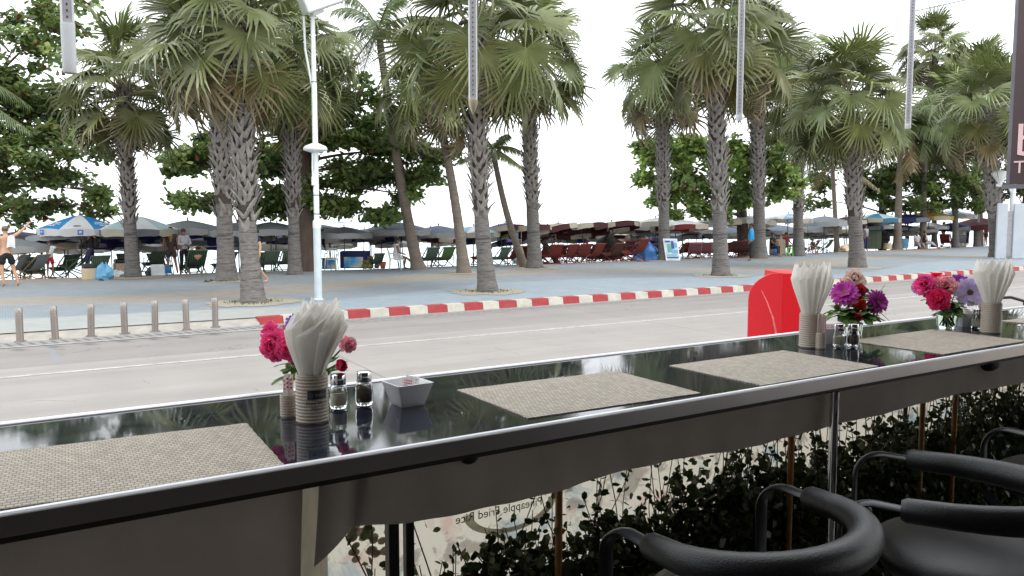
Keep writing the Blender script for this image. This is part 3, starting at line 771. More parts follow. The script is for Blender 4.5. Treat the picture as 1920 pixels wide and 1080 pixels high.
def umb_proto(ty):
    a, b, c, d = UT[ty]
    root = empty('beach_umbrella', 'beach umbrella', 'umbrella')
    n = 8; R = 1.27; ze, za = (1.86, 2.32) if ty in ('bluewhite', 'pale') else ((2.12, 2.32) if ty in ('red', 'redonly') else (2.02, 2.32))
    mb = MB(); NS, NR = 4, 5
    def pt(ang, t):
        k = (ang / (2 * PI) * n) % 1
        sc = 1 - .035 * math.sin(PI * k) * t
        z = za - (za - ze) * (t ** 1.35) - .05 * math.sin(PI * k) * t * (1 - t) * 2 + .035 * math.sin(PI * k) * t * t
        return (R * t * sc * math.cos(ang), R * t * sc * math.sin(ang), z)
    for p in range(n):
        vs = []; fs = []
        for i in range(NR + 1):
            for j in range(NS + 1): vs.append(pt(2 * PI * (p + j / NS) / n, i / NR))
        for i in range(NR):
            for j in range(NS):
                q = i * (NS + 1) + j; fs.append((q, q + NS + 1, q + NS + 2, q + 1))
        mb.add(vs, fs, p % 2)
    mb.build('canopy', [a, b], root, smooth=50)
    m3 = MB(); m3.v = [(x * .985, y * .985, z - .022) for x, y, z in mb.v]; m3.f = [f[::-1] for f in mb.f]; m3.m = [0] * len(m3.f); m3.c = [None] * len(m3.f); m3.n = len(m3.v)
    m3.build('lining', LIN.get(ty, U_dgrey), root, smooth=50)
    mb = MB()
    for p in range(n):
        vs = []; fs = []; m = 6
        for j in range(m + 1):
            ang = 2 * PI * (p + j / m) / n; x, y, z = pt(ang, 1)
            h = .24 - (.05 if j in (0, m) else 0) + .01 * math.sin(j)
            vs += [(x, y, z), (x * .99, y * .99, z - h)]
        for j in range(m): fs.append((2 * j, 2 * j + 1, 2 * j + 3, 2 * j + 2))
        mb.add(vs, fs, p % 2)
    mb.build('valance', [c, d], root, smooth=50)
    mb = MB(); mb.tube([(0, 0, -.9), (0, 0, 2.4)], .022, 8); mb.ell((0, 0, 2.37), (.03, .03, .06), 8, 6)
    mb.build('pole', M_pole, root)
    mb = MB()
    for p in range(n):
        x, y, z = pt(2 * PI * p / n, .98); mb.tube([(0, 0, za - .06), (x * .5, y * .5, (za - .06 + z) / 2 + .05), (x, y, z - .015)], .008, 4)
        x2, y2, z2 = pt(2 * PI * p / n, .5); mb.tube([(0, 0, 1.72), (x2, y2, z2 - .03)], .007, 4)
    mb.build('ribs', M_pole, root)
    if ty in ('bluewhite', 'lblue'):
        for p in range(n):
            mb = MB(); an = 2 * PI * (p + .5) / n
            x, y, z = pt(an, 1); e = V(-math.sin(an), math.cos(an), 0); o = V(math.cos(an), math.sin(an), 0) * (math.hypot(x, y) + .012)
            s = -.2 if p % 2 == 0 else .1
            for wi, mi, of in ((.15, 0, 0), (.09, 1, .004)):
                hh = .15 if mi == 0 else .02
                for zz in ((z - .12,) if mi == 0 else (z - .09, z - .14)):
                    c0 = o + o / np.linalg.norm(o) * of + e * s + V(0, 0, zz)
                    mb.add([c0 - e * wi / 2 - V(0, 0, hh / 2), c0 + e * wi / 2 - V(0, 0, hh / 2), c0 + e * wi / 2 + V(0, 0, hh / 2), c0 - e * wi / 2 + V(0, 0, hh / 2)], [(0, 1, 2, 3)], mi)
            mb.build('logo_patch', [M_logo, M_wprint, M_gprint], root, smooth=0); mb = MB()
            # wavy white lettering rows on the blue panels, grey badge on the white ones
            if p % 2 == 0:
                for t, wd in ((.62, .2), (.72, .34), (.82, .22)):
                    q0 = np.array(pt(an, t)); q1 = np.array(pt(an, t + .05)); q0[2] += .02; q1[2] += .02
                    k = 6
                    for j in range(k):
                        s0 = (j / k - .5) * wd * 1.4; s1 = s0 + wd * 1.4 / k * .7; dz = V(0, 0, .008 * math.sin(j * 2.1))
                        mb.add([q0 + e * s0 + dz, q0 + e * s1, q1 + e * s1 + dz, q1 + e * s0], [(0, 3, 2, 1)], 1)
            else:
                q0 = np.array(pt(an, .84)); q0[2] += .02; q1 = np.array(pt(an, .9)); q1[2] += .02; dq = (q1 - q0)
                vs = [q0 + e * .12 * math.cos(u) + dq * (.5 + .6 * math.sin(u)) + V(0, 0, .004) for u in [2 * PI * i / 12 for i in range(12)]]
                mb.add(vs, [tuple(range(12))], 2)
            mb.build('printed_lettering', [M_logo, M_wprint, M_gprint], root, smooth=0)
    return root

_nu = {}
def umbrella(ty, px, py_top, Y, label, sc=1.0, rot=None, tilt=(0, 0), group='beach umbrellas'):
    q = aty(px, py_top, Y); sc *= 1.1
    if ty not in _um: _um[ty] = umb_proto(ty); o = _um[ty]
    else: o = copy_tree(_um[ty])
    o.location = (q[0], q[1], q[2] - 2.32 * sc); o.scale = (sc,) * 3
    r = random.Random(px * 7 + py_top)
    o.rotation_euler = (math.radians(tilt[0]), math.radians(tilt[1]), rot if rot is not None else r.uniform(0, .78))
    if ty in ('red', 'redonly'): o.rotation_euler = (math.radians(-11 + r.uniform(-4, 4)), math.radians(r.uniform(-7, 7)), r.uniform(-.3, .3))
    elif ty in ('white', 'whitered', 'wine', 'navy'): o.rotation_euler = (math.radians(-4), math.radians(r.uniform(-6, 6)), r.uniform(-.3, .3))
    tag(o, label, 'umbrella', group)
    return o
fr = 'front row of beach umbrellas'
# rotation so that a seam panel faces the road
for args in [
    ('bluewhite', 150, 403, 34.2, 'blue and white parasol with printed valance above the person in black', 1.05, -PI / 2 - PI / 8 + PI / 2 + .62),
    ('pale', 258, 405, 33.2, 'pale teal parasol behind the palm ringed by dry sand', 1.02), ('grey', 352, 413, 34.2, 'grey parasol above the two people standing and talking', 1.05), ('grey', 446, 417, 33.4, 'grey parasol half hidden behind the two thickest palm trunks', 1.0),
    ('grey', 507, 416, 32.6, 'grey parasol above the pair of green deck chairs by the lamp pole', .95), ('grey', 645, 425, 32.2, 'weathered grey parasol with printed valance above the white plastic chair', .86), ('bluegrey', 750, 417, 32.0, 'blue-grey parasol above the seated woman in white', 1.0), ('grey', 715, 423, 34.0, 'small grey parasol tucked behind the blue-grey one', .9),
    ('bluegrey', 822, 423, 32.0, 'blue-grey parasol between the two slender leaning trunks', .95), ('lblue', 888, 424, 32.0, 'light blue parasol behind the leaning middle palm trunk', .9),
    ('redonly', 950, 422, 31.6, 'red and cream parasol left of the broom palm', .9), ('red', 1000, 421, 31.2, 'red and cream parasol whose canopy meets the broom palm', 1.0), ('red', 1052, 420, 31.0, 'red parasol with cream valance over the first red deck chairs', 1.0), ('redonly', 1104, 419, 31.2, 'red parasol over the person reclining in a red chair', 1.0), ('red', 1160, 414, 31.4, 'red parasol slanting beside the poster palm', 1.02),
    ('white', 1232, 408, 31.6, 'white parasol cut by the poster palm trunk', 1.0), ('whitered', 1283, 412, 30.8, 'white parasol with red scalloped valance beside the poster board', 1.0), ('white', 1348, 405, 31.6, 'white parasol passing behind the tall flared palm', 1.06), ('white', 1405, 404, 31.2, 'white parasol above the person in bright blue', 1.05),
    ('lblue', 1478, 400, 31.6, 'light blue and cream parasol above the green stool', 1.05), ('grey', 1546, 405, 31.8, 'plain grey parasol right of the slim palm', 1.15), ('wine', 1592, 406, 32.6, 'dark wine parasol behind the pale-trunked palm', 1.0), ('teal', 1645, 400, 33.0, 'teal parasol above the green cabinet', 1.1),
    ('navy', 1703, 401, 33.6, 'navy parasol behind the coconut trunks', 1.2), ('yellow', 1742, 396, 33.6, 'mustard yellow parasol near the pair on the kerb', 1.2), ('lblue', 1788, 394, 33.8, 'pale blue parasol right of the yellow one', 1.2), ('wine', 1842, 408, 33.6, 'wide wine red parasol at the far right beside the white boards', 1.6), ('grey', 20, 446, 33.2, 'grey parasol low behind the bare-chested person', .9), ('white', 86, 446, 35.2, 'pale parasol sagging low over the child in white shirt', .95)]:
    ty, px, py, Y, lab = args[:5]; umbrella(ty, px, py, Y, lab, *args[5:], group=fr)
rg = random.Random(77)
rows = [(34.6, .0, ['grey', 'navy', 'bluegrey', 'white']), (37.2, -1.4, ['grey', 'navy', 'bluegrey']), (40.0, -1.0, ['grey', 'grey', 'navy'])]
nm = {'grey': 'grey', 'navy': 'navy', 'bluegrey': 'blue-grey', 'white': 'white', 'red': 'red and cream', 'redonly': 'deep red'}
ROWN = ['second', 'third', 'fourth']
for ri, (Y, off, tys) in enumerate(rows):
    x = 2.0 + off; 
    while x < 66:
        ty = rg.choice(tys)
        if 17 < x < 31 and ri < 2: ty = rg.choice(['red', 'redonly', 'red', 'navy'])
        yy = Y + rg.uniform(-.5, .5)
        o = _um.get(ty)
        if o is None: o = _um[ty] = umb_proto(ty)
        else: o = copy_tree(o)
        s = rg.uniform(.95, 1.1); o.scale = (s,) * 3
        o.location = (x, yy, (-.52, -.76, -1.0)[ri] + rg.uniform(-.08, .06)); o.rotation_euler = (rg.uniform(-.14, .0), rg.uniform(-.08, .08), rg.uniform(-.4, .4))
        tag(o, '%s parasol among the crowded %s row down the beach' % (nm[ty], ROWN[ri]), 'umbrella', '%s umbrellas in the %s row' % (nm[ty], ROWN[ri]))
        x += rg.uniform(1.5, 2.3)

# ================================================================== deck chairs
def stripes(name, c1, c2, f=16):
    m = mat(name, c1, rough=.8, var=.1, scale=6, trans=.15); nt = m.node_tree; N = nt.nodes; L = nt.links; mul = N[m['col']]
    tc = N.new('ShaderNodeTexCoord'); sp = N.new('ShaderNodeSeparateXYZ'); L.new(tc.outputs['Object'], sp.inputs[0])
    s = mth(N, L, 'GREATER_THAN', mth(N, L, 'SINE', mth(N, L, 'MULTIPLY', sp.outputs['X'], f * 2 * PI / 1.0)), .2)
    x = N.new('ShaderNodeMix'); x.data_type = 'RGBA'; L.new(s, x.inputs['Factor']); x.inputs['A'].default_value = (*c1, 1); x.inputs['B'].default_value = (*c2, 1); L.new(x.outputs['Result'], mul.inputs['A'])
    return m
S_green = stripes('green_striped_canvas', hexc(56, 80, 70), hexc(112, 124, 110)); S_dark = stripes('dark_green_canvas', hexc(28, 48, 40), hexc(70, 96, 74)); S_blue = stripes('blue_striped_canvas', hexc(60, 78, 96), hexc(170, 184, 190))
S_red = mat('red_canvas', hexc(108, 42, 35), rough=.8, var=.15, trans=.12); S_wine = mat('wine_canvas', hexc(120, 70, 76), rough=.8, var=.15); S_brown = mat('brown_canvas', hexc(70, 42, 36), rough=.8, var=.15); S_lime = mat('lime_canvas', hexc(86, 116, 66), rough=.8, var=.1, trans=.15)
M_wood = mat('deck_chair_wood', hexc(150, 120, 90), rough=.7, var=.2); M_rwood = mat('red_painted_wood', hexc(126, 50, 40), rough=.7, var=.2); M_gwood = mat('green_painted_wood', hexc(96, 120, 100), rough=.7, var=.2); M_pwood = mat('pinkish_wood', hexc(168, 128, 124), rough=.7)
def chair_proto(sm, fm):
    root = empty('deck_chair', 'deck chair', 'chair')
    for s in (-1, 1):
        mb = MB(); mb.tube([(s * .29, -.5, .84), (s * .29, .42, .02)], .022, 6); mb.tube([(s * .26, -.42, .0), (s * .26, .5, .38)], .022, 6)
        mb.tube([(s * .31, -.28, .62), (s * .31, .2, .56)], .024, 6, flat=(.5, 1.2)); mb.tube([(s * .31, .16, .56), (s * .3, .24, .2)], .016, 6)
        mb.build('side_frame', fm, root)
    for y, z in ((-.5, .84), (.5, .38), (-.42, .03), (.42, .04)): MB().tube([(-.3, y, z), (.3, y, z)], .02, 6).build('crossbar', fm, root)
    mb = MB(); vs = []; fs = []
    pr = [(-.5, .86), (-.42, .70), (-.3, .50), (-.14, .34), (.05, .27), (.25, .29), (.42, .35), (.5, .40)]
    for x in (-.27, -.09, .09, .27):
        for y, z in pr: vs.append((x, y, z))
    n = len(pr)
    for i in range(3):
        for j in range(n - 1): fs.append((i * n + j, i * n + j + 1, i * n + n + j + 1, i * n + n + j))
    mb.add(vs, fs); mb.build('sling', sm, root, smooth=60)
    return root
CH = dict(green=(S_green, M_gwood), dark=(S_dark, M_gwood), blue=(S_blue, M_wood), red=(S_red, M_rwood), wine=(S_wine, M_pwood), brown=(S_brown, M_rwood), lime=(S_lime, M_gwood))
_ch = {}
def deck_chair(ty, px, Y, label, rz=0.0, sc=1.0, group=None, z=.1):
    o = _ch.get(ty)
    if o is None: o = _ch[ty] = chair_proto(*CH[ty])
    else: o = copy_tree(o)
    q = aty(px, 480, Y); o.location = (q[0], Y, z); o.rotation_euler = (0, 0, rz); o.scale = (sc,) * 3
    tag(o, label, 'deck chair', group or ty + ' deck chairs')
for a in [('blue', 22, 32.6, 'blue striped deck chair behind the legs of the bare-chested person', 1.0), ('blue', 60, 32.7, 'blue striped deck chair left of the child in red shorts', .8), ('lime', 140, 34.0, 'green deck chair behind the person in black', 1.2),
          ('dark', 367, 32.2, 'dark green striped deck chair with a person leaning back in it', .0, 1.1), ('green', 288, 33.8, 'green deck chair behind the striped shopping bag', .3), ('green', 505, 31.9, 'green striped deck chair left of the palm behind the lamp pole', 0), ('green', 537, 31.9, 'green striped deck chair partly behind the dark shaggy trunk', 0),
          ('green', 705, 31.3, 'low green deck chair beside the heap of coconuts', .0, .8), ('green', 803, 31.2, 'green deck chair right of the curving coconut trunk', 0, 1.05), ('lime', 832, 31.2, 'lime green deck chair close to the slender smooth trunk', .05, 1.05), ('green', 937, 30.6, 'green deck chair left of the straw broom', .1),
          ('red', 902, 31.2, 'red deck chair behind the leaning middle palm'), ('red', 957, 30.8, 'red deck chair just behind the straw broom', .2), ('red', 1036, 30.5, 'red deck chair with wooden arms next to the broom palm', -.2, 1.1), ('red', 1062, 30.4, 'red deck chair with slanted back right of the broom palm', .15, 1.1), ('red', 1089, 30.5, 'red deck chair with a person in white reclining', -.1, 1.1),
          ('red', 1112, 30.6, 'red deck chair right of the reclining person', .1, 1.1), ('brown', 1150, 30.6, 'dark brown deck chair left of the tall red chair', .0, 1.1), ('brown', 1168, 31.6, 'dark brown deck chair behind the tall red chair', .1, 1.2), ('red', 1190, 30.2, 'tall red chair next to the blue tarpaulin', .2, 1.35),
          ('wine', 1303, 30.2, 'dusty pink deck chair just right of the poster board', -.7, 1.05), ('wine', 1322, 30.3, 'second dusty pink deck chair from the poster board', -.7, 1.05), ('wine', 1340, 30.4, 'dusty pink deck chair touching the tall flared trunk', -.7, 1.05), ('brown', 1378, 30.4, 'brown deck chair just right of the tall flared trunk', -.5, 1.1), ('brown', 1394, 30.4, 'brown deck chair left of the person in bright blue', -.4, 1.1),
          ('brown', 1520, 31.6, 'brown deck chair right of the slim palm', .3), ('dark', 1545, 32.2, 'dark deck chair beneath the plain grey parasol', .2), ('red', 1772, 33.6, 'orange-red deck chair beneath the pale blue parasol', -1.2, 1.2), ('blue', 1800, 34.0, 'blue deck chair at the far right under the wine parasol', -1.0, 1.1)]:
    deck_chair(*a)
rg = random.Random(9)
for i in range(34):
    px = 980 + i * 17 if i < 26 else 60 + (i - 26) * 60
    ty = rg.choice(['red', 'brown', 'red']) if px > 940 else 'green'
    deck_chair(ty, px, 33.6 + rg.uniform(-.6, 1.2), {'red': 'red deck chair in the shaded rows behind the front chairs', 'brown': 'brown deck chair in the shaded rows behind the front chairs', 'green': 'green deck chair in the shaded rows further down the sand'}[ty], rg.uniform(-.5, .5), 1.1, 'shaded %s deck chairs' % ty, z=-.08)

# ================================================================== people
M_skin = mat('skin', hexc(196, 150, 120), rough=.55, var=.08, scale=6); M_skin2 = mat('tanned_skin', hexc(140, 98, 74), rough=.55, var=.08, scale=6); M_hair = mat('dark_hair', (.015, .012, .01), rough=.5)
M_hair2 = mat('light_brown_hair', (.16, .11, .07), rough=.6)
def fab(n, c): return mat(n, c, rough=.85, var=.12, scale=9)
F_black = fab('black_cloth', hexc(24, 24, 28)); F_white = fab('white_cloth', hexc(214, 214, 216)); F_grey = fab('grey_cloth', hexc(140, 144, 150)); F_red = fab('red_cloth', hexc(170, 36, 48)); F_navy = fab('navy_cloth', hexc(36, 40, 76)); F_brown = fab('dark_brown_cloth', hexc(56, 48, 44))
F_blue = fab('bright_blue_cloth', hexc(40, 150, 205)); F_yel = fab('yellow_cloth', hexc(205, 165, 60)); F_char = fab('charcoal_cloth', hexc(70, 66, 72)); F_lgrey = fab('light_grey_cloth', hexc(168, 168, 176)); F_straw = fab('straw', hexc(212, 180, 100)); F_orange = fab('orange_print', hexc(220, 160, 40))
def skin_mesh(vs, ed, rad, root=0, sub=1):
    me = bpy.data.meshes.new('tmp'); me.from_pydata([tuple(map(float, v)) for v in vs], ed, []); o = bpy.data.objects.new('tmp', me); COL.objects.link(o)
    sm = o.modifiers.new('Skin', 'SKIN'); sm.use_smooth_shade = True
    if not me.skin_vertices: raise RuntimeError('no skin layer')
    for i, r in enumerate(rad):
        me.skin_vertices[0].data[i].radius = (r, r) if np.isscalar(r) else r
        me.skin_vertices[0].data[i].use_root = (i == root)
    ss = o.modifiers.new('Sub', 'SUBSURF'); ss.levels = sub; ss.render_levels = sub
    dg = bpy.context.evaluated_depsgraph_get(); dg.update(); ev = o.evaluated_get(dg); m2 = ev.to_mesh()
    V_ = [tuple(v.co) for v in m2.vertices]; F_ = [tuple(p.vertices) for p in m2.polygons]; ev.to_mesh_clear()
    bpy.data.objects.remove(o); bpy.data.meshes.remove(me)
    return V_, F_
def person(label, loc, face, pose='stand', top=None, bottom=None, skin=None, hair=None, arms=None, legs=None, sc=1.0, sleeve=.5, legcover=.45, hat=None, lean=0.0, extras=None, name='person', glasses=False, longhair=False):
    skin = skin or M_skin2; hair = hair or M_hair
    root = empty(name, label, 'person', loc, face - PI / 2)
    root.scale = (sc,) * 3
    J = {}
    if pose == 'stand': pz = .93
    elif pose == 'sit': pz = .52
    else: pz = .30      # recline
    if pose == 'recline':
        J.update(pel=V(0, -.05, .38), bel=V(0, -.16, .50), che=V(0, -.32, .68), nek=V(0, -.42, .82), jaw=V(0, -.43, .90), hea=V(0, -.46, .97), cro=V(0, -.50, 1.04))
        J['sh'] = [V(s * .19, -.38, .76) for s in (-1, 1)]; J['el'] = [V(s * .28, -.22, .60) for s in (-1, 1)]; J['wr'] = [V(s * .26, .02, .58) for s in (-1, 1)]
        J['hi'] = [V(s * .1, .0, .38) for s in (-1, 1)]; J['kn'] = [V(s * .13, .40, .46) for s in (-1, 1)]; J['an'] = [V(s * .14, .78, .22) for s in (-1, 1)]
    else:
        f = lean
        J.update(pel=V(0, 0, pz), bel=V(0, .03 * 1 + f * .15, pz + .17), che=V(0, f * .36, pz + .38), nek=V(0, f * .52, pz + .55), jaw=V(0, .02 + f * .58, pz + .62), hea=V(0, .012 + f * .64, pz + .69), cro=V(0, f * .7, pz + .765))
        J['sh'] = [V(s * .18, f * .46, pz + .49) for s in (-1, 1)]
        J['el'] = [V(s * .24, f * .4 - .03, pz + .22) for s in (-1, 1)]; J['wr'] = [V(s * .25, f * .4 + .05, pz - .02) for s in (-1, 1)]
        J['hi'] = [V(s * .095, 0, pz - .03) for s in (-1, 1)]
        if pose == 'stand': J['kn'] = [V(s * .11, .02, .5) for s in (-1, 1)]; J['an'] = [V(s * .12, -.01, .085) for s in (-1, 1)]
        else: J['kn'] = [V(s * .13, .42, pz + .0) for s in (-1, 1)]; J['an'] = [V(s * .13, .40, .085) for s in (-1, 1)]
    if pose == 'sit' and arms is None: J['el'] = [V(s * .25, .1, pz + .2) for s in (-1, 1)]; J['wr'] = [V(s * .14, .32, pz + .12) for s in (-1, 1)]
    if arms:
        for i in (0, 1):
            if arms[i]: J['el'][i], J['wr'][i] = V(*arms[i][0]), V(*arms[i][1])
    if legs:
        for i in (0, 1):
            if legs[i]: J['kn'][i], J['an'][i] = V(*legs[i][0]), V(*legs[i][1])
    vs = [J['pel'], J['bel'], J['che'], J['nek'], J['jaw'], J['hea'], J['cro']]; rad = [(.135, .1), (.125, .095), (.15, .105), .052, .072, .088, .066]
    ed = [(0, 1), (1, 2), (2, 3), (3, 4), (4, 5), (5, 6)]
    ft = []
    for i in (0, 1):
        b = len(vs); hd = unit(J['wr'][i] - J['el'][i])
        vs += [J['sh'][i], J['el'][i], J['wr'][i], J['wr'][i] + hd * .075]; rad += [.058, .042, .029, (.036, .02)]; ed += [(2, b), (b, b + 1), (b + 1, b + 2), (b + 2, b + 3)]
    for i in (0, 1):
        b = len(vs); fw = V(0, 1, 0)
        vs += [J['hi'][i], J['kn'][i], J['an'][i], J['an'][i] + V(0, .07, -.045), J['an'][i] + V(0, .155, -.06)]; rad += [.09, .056, .037, .036, .026]; ed += [(0, b), (b, b + 1), (b + 1, b + 2), (b + 2, b + 3), (b + 3, b + 4)]
    bv, bf = skin_mesh(vs, ed, rad)
    mb = MB(); mb.add(bv, bf)
    for i in (0, 1):      # fingers and thumb grown from the palm
        hd = unit(J['wr'][i] - J['el'][i]); p = J['wr'][i] + hd * .085
        sd_ = unit(np.cross(hd, V(0, 0, 1)) if abs(hd[2]) < .8 else V(0, 1, 0)); cu = unit(np.cross(sd_, hd))
        for k in range(4):
            q = p + sd_ * (k - 1.5) * .019; ln = (.07, .082, .078, .06)[k]
            mb.tube([q - hd * .02, q + hd * ln * .5, q + hd * ln * .85 - cu * .02], [.0095, .0085, .006], 5)
        q = p - hd * .05 + sd_ * -.03; mb.tube([q, q - sd_ * .03 + hd * .025, q - sd_ * .032 + hd * .06], [.011, .01, .007], 5)
    hc = J['hea']; mb.ell(hc + V(0, .092, -.012), (.013, .02, .022), 6, 5)
    for s in (-1, 1): mb.ell(hc + V(s * .086, -.005, -.01), (.012, .02, .03), 6, 5)
    mb.build('body', skin, root, smooth=80)
    mb = MB()
    for s in (-1, 1): mb.ell(hc + V(s * .033, .082, .008), (.014, .01, .008 if not glasses else .016), 6, 5)
    if glasses: mb.tube([hc + V(-.085, .03, .012), hc + V(-.05, .088, .01), hc + V(.05, .088, .01), hc + V(.085, .03, .012)], .006, 5)
    mb.build('sunglasses' if glasses else 'eyes', F_black, root)
    mb = MB(); mb.ell(hc + V(0, .083, -.05), (.022, .01, .006), 6, 4); mb.build('mouth', mat('lips', hexc(140, 80, 74)), root) if False else None
    mb = MB(); up = unit(J['cro'] - J['jaw'])
    mb.ell(hc + V(0, -.022, .038), (.094, .1, .085), 12, 8)
    if longhair: mb.ell(hc + V(0, -.07, -.08), (.085, .05, .14), 10, 8)
    mb.build('hair', hair, root)
    def garment(nm, vs, ed, rad, m): a, b = skin_mesh(vs, ed, rad); g = MB(); g.add(a, b); return g.build(nm, m, root, smooth=80)
    if top:
        vs = [J['pel'] - unit(J['bel'] - J['pel']) * .05, J['bel'], J['che'], J['nek'] - unit(J['nek'] - J['che']) * .05]; rad = [.168, .155, .165, .08]; ed = [(0, 1), (1, 2), (2, 3)]
        for i in (0, 1):
            b = len(vs); e = J['sh'][i] + (J['el'][i] - J['sh'][i]) * min(sleeve, 1) ; vs += [J['sh'][i], e]; rad += [.08, .07]; ed += [(2, b), (b, b + 1)]
            if sleeve > 1: vs.append(J['wr'][i]); rad.append(.045); ed.append((b + 1, b + 2))
        garment('shirt', vs, ed, rad, top)
    if bottom:
        vs = [J['pel'] + (J['bel'] - J['pel']) * .6, J['pel'] - V(0, 0, .01)]; rad = [.146, .155]; ed = [(0, 1)]
        for i in (0, 1):
            b = len(vs); lc = legcover
            if lc <= 1:
                vs += [J['hi'][i], J['hi'][i] + (J['kn'][i] - J['hi'][i]) * lc]; rad += [.11, .1]; ed += [(1, b), (b, b + 1)]
            else:
                vs += [J['hi'][i], J['kn'][i], J['kn'][i] + (J['an'][i] - J['kn'][i]) * (lc - 1)]; rad += [.108, .075, .06]; ed += [(1, b), (b, b + 1), (b + 1, b + 2)]
        garment('trousers' if legcover > 1 else 'shorts', vs, ed, rad, bottom)
    if hat: mb = MB(); mb.lathe([(.2, 0), (.19, .012), (.1, .03), (.09, .1), (.05, .125)], 16); mb.build('hat', hat, root, loc=hc + V(0, -.01, .04))
    if extras: extras(root, J)
    return root
GP = lambda px, py: atz(px, py, .13)
toCam = lambda p: math.atan2(-p[1], -p[0])
def shirt_on_shoulder(root, J):
    rg = random.Random(3); mb = MB(); vs = []; fs = []
    n, m = 6, 8
    for i in range(n + 1):
        for j in range(m + 1):
            u, v = i / n, j / m
            vs.append((.2 - .17 * u - .05 * v * u, -.13 - .02 * math.sin(u * 9 + v * 4) - .02 * v, .93 + .5 - .34 * v + .05 * math.sin(u * 3)))
    for i in range(n):
        for j in range(m): fs.append((i * (m + 1) + j, i * (m + 1) + j + 1, (i + 1) * (m + 1) + j + 1, (i + 1) * (m + 1) + j))
    mb.add(vs, fs); mb.build('draped_shirt', F_white, root, smooth=80)
q = GP(15, 537)
person('bare-chested person in black shorts raising an arm, white shirt over the shoulder', q, PI / 2 + .2, skin=M_skin, hair=M_hair2, bottom=F_black, legcover=.75, arms=[((-.42, .1, 1.35), (-.5, .2, 1.2)), ((.42, .08, 1.58), (.60, .16, 1.76))], legs=[((-.13, .02, .5), (-.10, -.02, .085)), ((.17, .05, .5), (.26, -.04, .085))], sc=1.06, extras=shirt_on_shoulder)
q = GP(95, 519)
person('child in white shirt and red shorts stretching both arms sideways', q, -PI / 2 + .3, top=F_white, bottom=F_red, legcover=.8, arms=[((-.45, .1, 1.36), (-.66, .12, 1.30)), ((.45, .1, 1.28), (.68, .15, 1.2))], sc=.74)
def bag_back(root, J):
    mb = MB(); mb.bbox((0, -.2, 1.2), (.3, .16, .4), .06); mb.build('backpack', F_black, root); mb = MB(); mb.tube([(-.17, -.14, 1.42), (0, -.285, 1.3), (.14, -.2, 1.08)], .02, 6); mb.build('strap', F_orange, root)
q = GP(172, 516)
person('person in black jacket with yellow-edged bag walking under the blue and white parasol', q, PI - .3, top=F_black, bottom=F_navy, sleeve=2, legcover=1.95, arms=[((-.22, .2, 1.15), (-.1, .36, 1.05)), None], legs=[((-.1, .12, .5), (-.1, .06, .085)), ((.1, -.03, .5), (.12, -.3, .12))], extras=bag_back)
def yprint2(root, J):
    mb = MB(); rg = random.Random(2)
    for k in range(5):
        mb.tube([(-.07 + .02 * k, -.166, 1.36 - .04 * k), (-.02, -.168, 1.37 - .04 * k), (.07 - .01 * k, -.166, 1.35 - .04 * k)], .008, 5)
    mb.build('back_print', F_orange, root, smooth=0)
q = GP(322, 513)
person('barefoot person in dark brown T-shirt with yellow back print and shorts', q, PI / 2 - .2, top=F_brown, bottom=F_brown, legcover=.85, sc=1.02, extras=yprint2, legs=[((-.1, .02, .5), (-.13, 0, .085)), ((.13, .02, .5), (.2, -.02, .085))])
q = GP(346, 512)
person('person in pale grey long-sleeved shirt, dark trousers and sunglasses facing the road', q, toCam(q) + .5, top=F_lgrey, bottom=F_black, sleeve=2, legcover=1.95, glasses=True, arms=[((-.25, .05, 1.13), (-.06, .24, 1.1)), ((.25, .05, 1.13), (.08, .24, 1.12))], sc=.98)
q = aty(367, 480, 32.2); person('person with sunglasses lying back in the dark green striped chair', (q[0], 32.2, .1), PI / 2, pose='recline', bottom=F_navy, skin=M_skin, arms=[((-.3, -.4, .9), (-.14, -.5, 1.02)), ((.32, -.38, .92), (.14, -.52, 1.02))])
q = GP(742, 505)
seat_w = q
person('woman in white dress sitting on a white plastic chair with one leg stretched out', (q[0], q[1], .13), -.35, pose='sit', top=F_white, bottom=F_white, sleeve=.15, legcover=.75, longhair=True, legs=[((-.15, .42, .5), (-.16, .36, .085)), ((.12, .44, .48), (.16, .86, .1))], lean=.12)
q = GP(612, 506); person('person in dark clothes standing in the shade under the big tree', (q[0], q[1] + 1.0, .1), 0.3, top=F_black, bottom=F_black, sleeve=2, legcover=1.95, lean=.35, sc=.98)
q = GP(482, 532); person('person in navy top and yellow shorts walking half hidden behind the thickest palm', q, PI + .2, top=F_navy, bottom=F_yel, legcover=.85, skin=M_skin, legs=[((-.1, .2, .5), (-.1, .3, .1)), ((.1, -.1, .5), (.1, -.42, .1))], sc=1.0)
q = GP(1408, 489); person('person in bright blue shirt and dark trousers behind a palm trunk', q, PI / 2 + .6, top=F_blue, bottom=F_black, sleeve=2, legcover=1.95, sc=1.08)
q = aty(1090, 480, 30.5); person('person in white shirt reclining in a red deck chair', (q[0], 30.5, .18), PI / 2, pose='recline', top=F_white, bottom=F_navy)
q = aty(1388, 480, 30.6); person('person with dark hair seated low in a brown deck chair', (q[0], 30.7, .2), PI / 2, pose='recline', top=F_grey, bottom=F_navy)
q = aty(1448, 480, 30.2); person('person in black sitting behind the blue and white beach ball', (q[0], 30.2, .13), -PI / 2 + .2, pose='sit', top=F_black, bottom=F_navy, legcover=1.9, sleeve=.6, arms=[((-.25, .1, .75), (-.05, .3, .7)), ((.28, .1, .78), (.2, .35, .7))])
q = aty(1473, 480, 32); person('person in red shirt seated under the light blue and cream parasol', (q[0], 32, .1), -PI / 2, pose='sit', top=F_red, bottom=F_black)
q = aty(1523, 480, 30.6); person('small person in black with red sitting right of the slim palm', (q[0], 30.6, .1), -PI / 2, pose='sit', top=F_black, bottom=F_red, sc=.72)
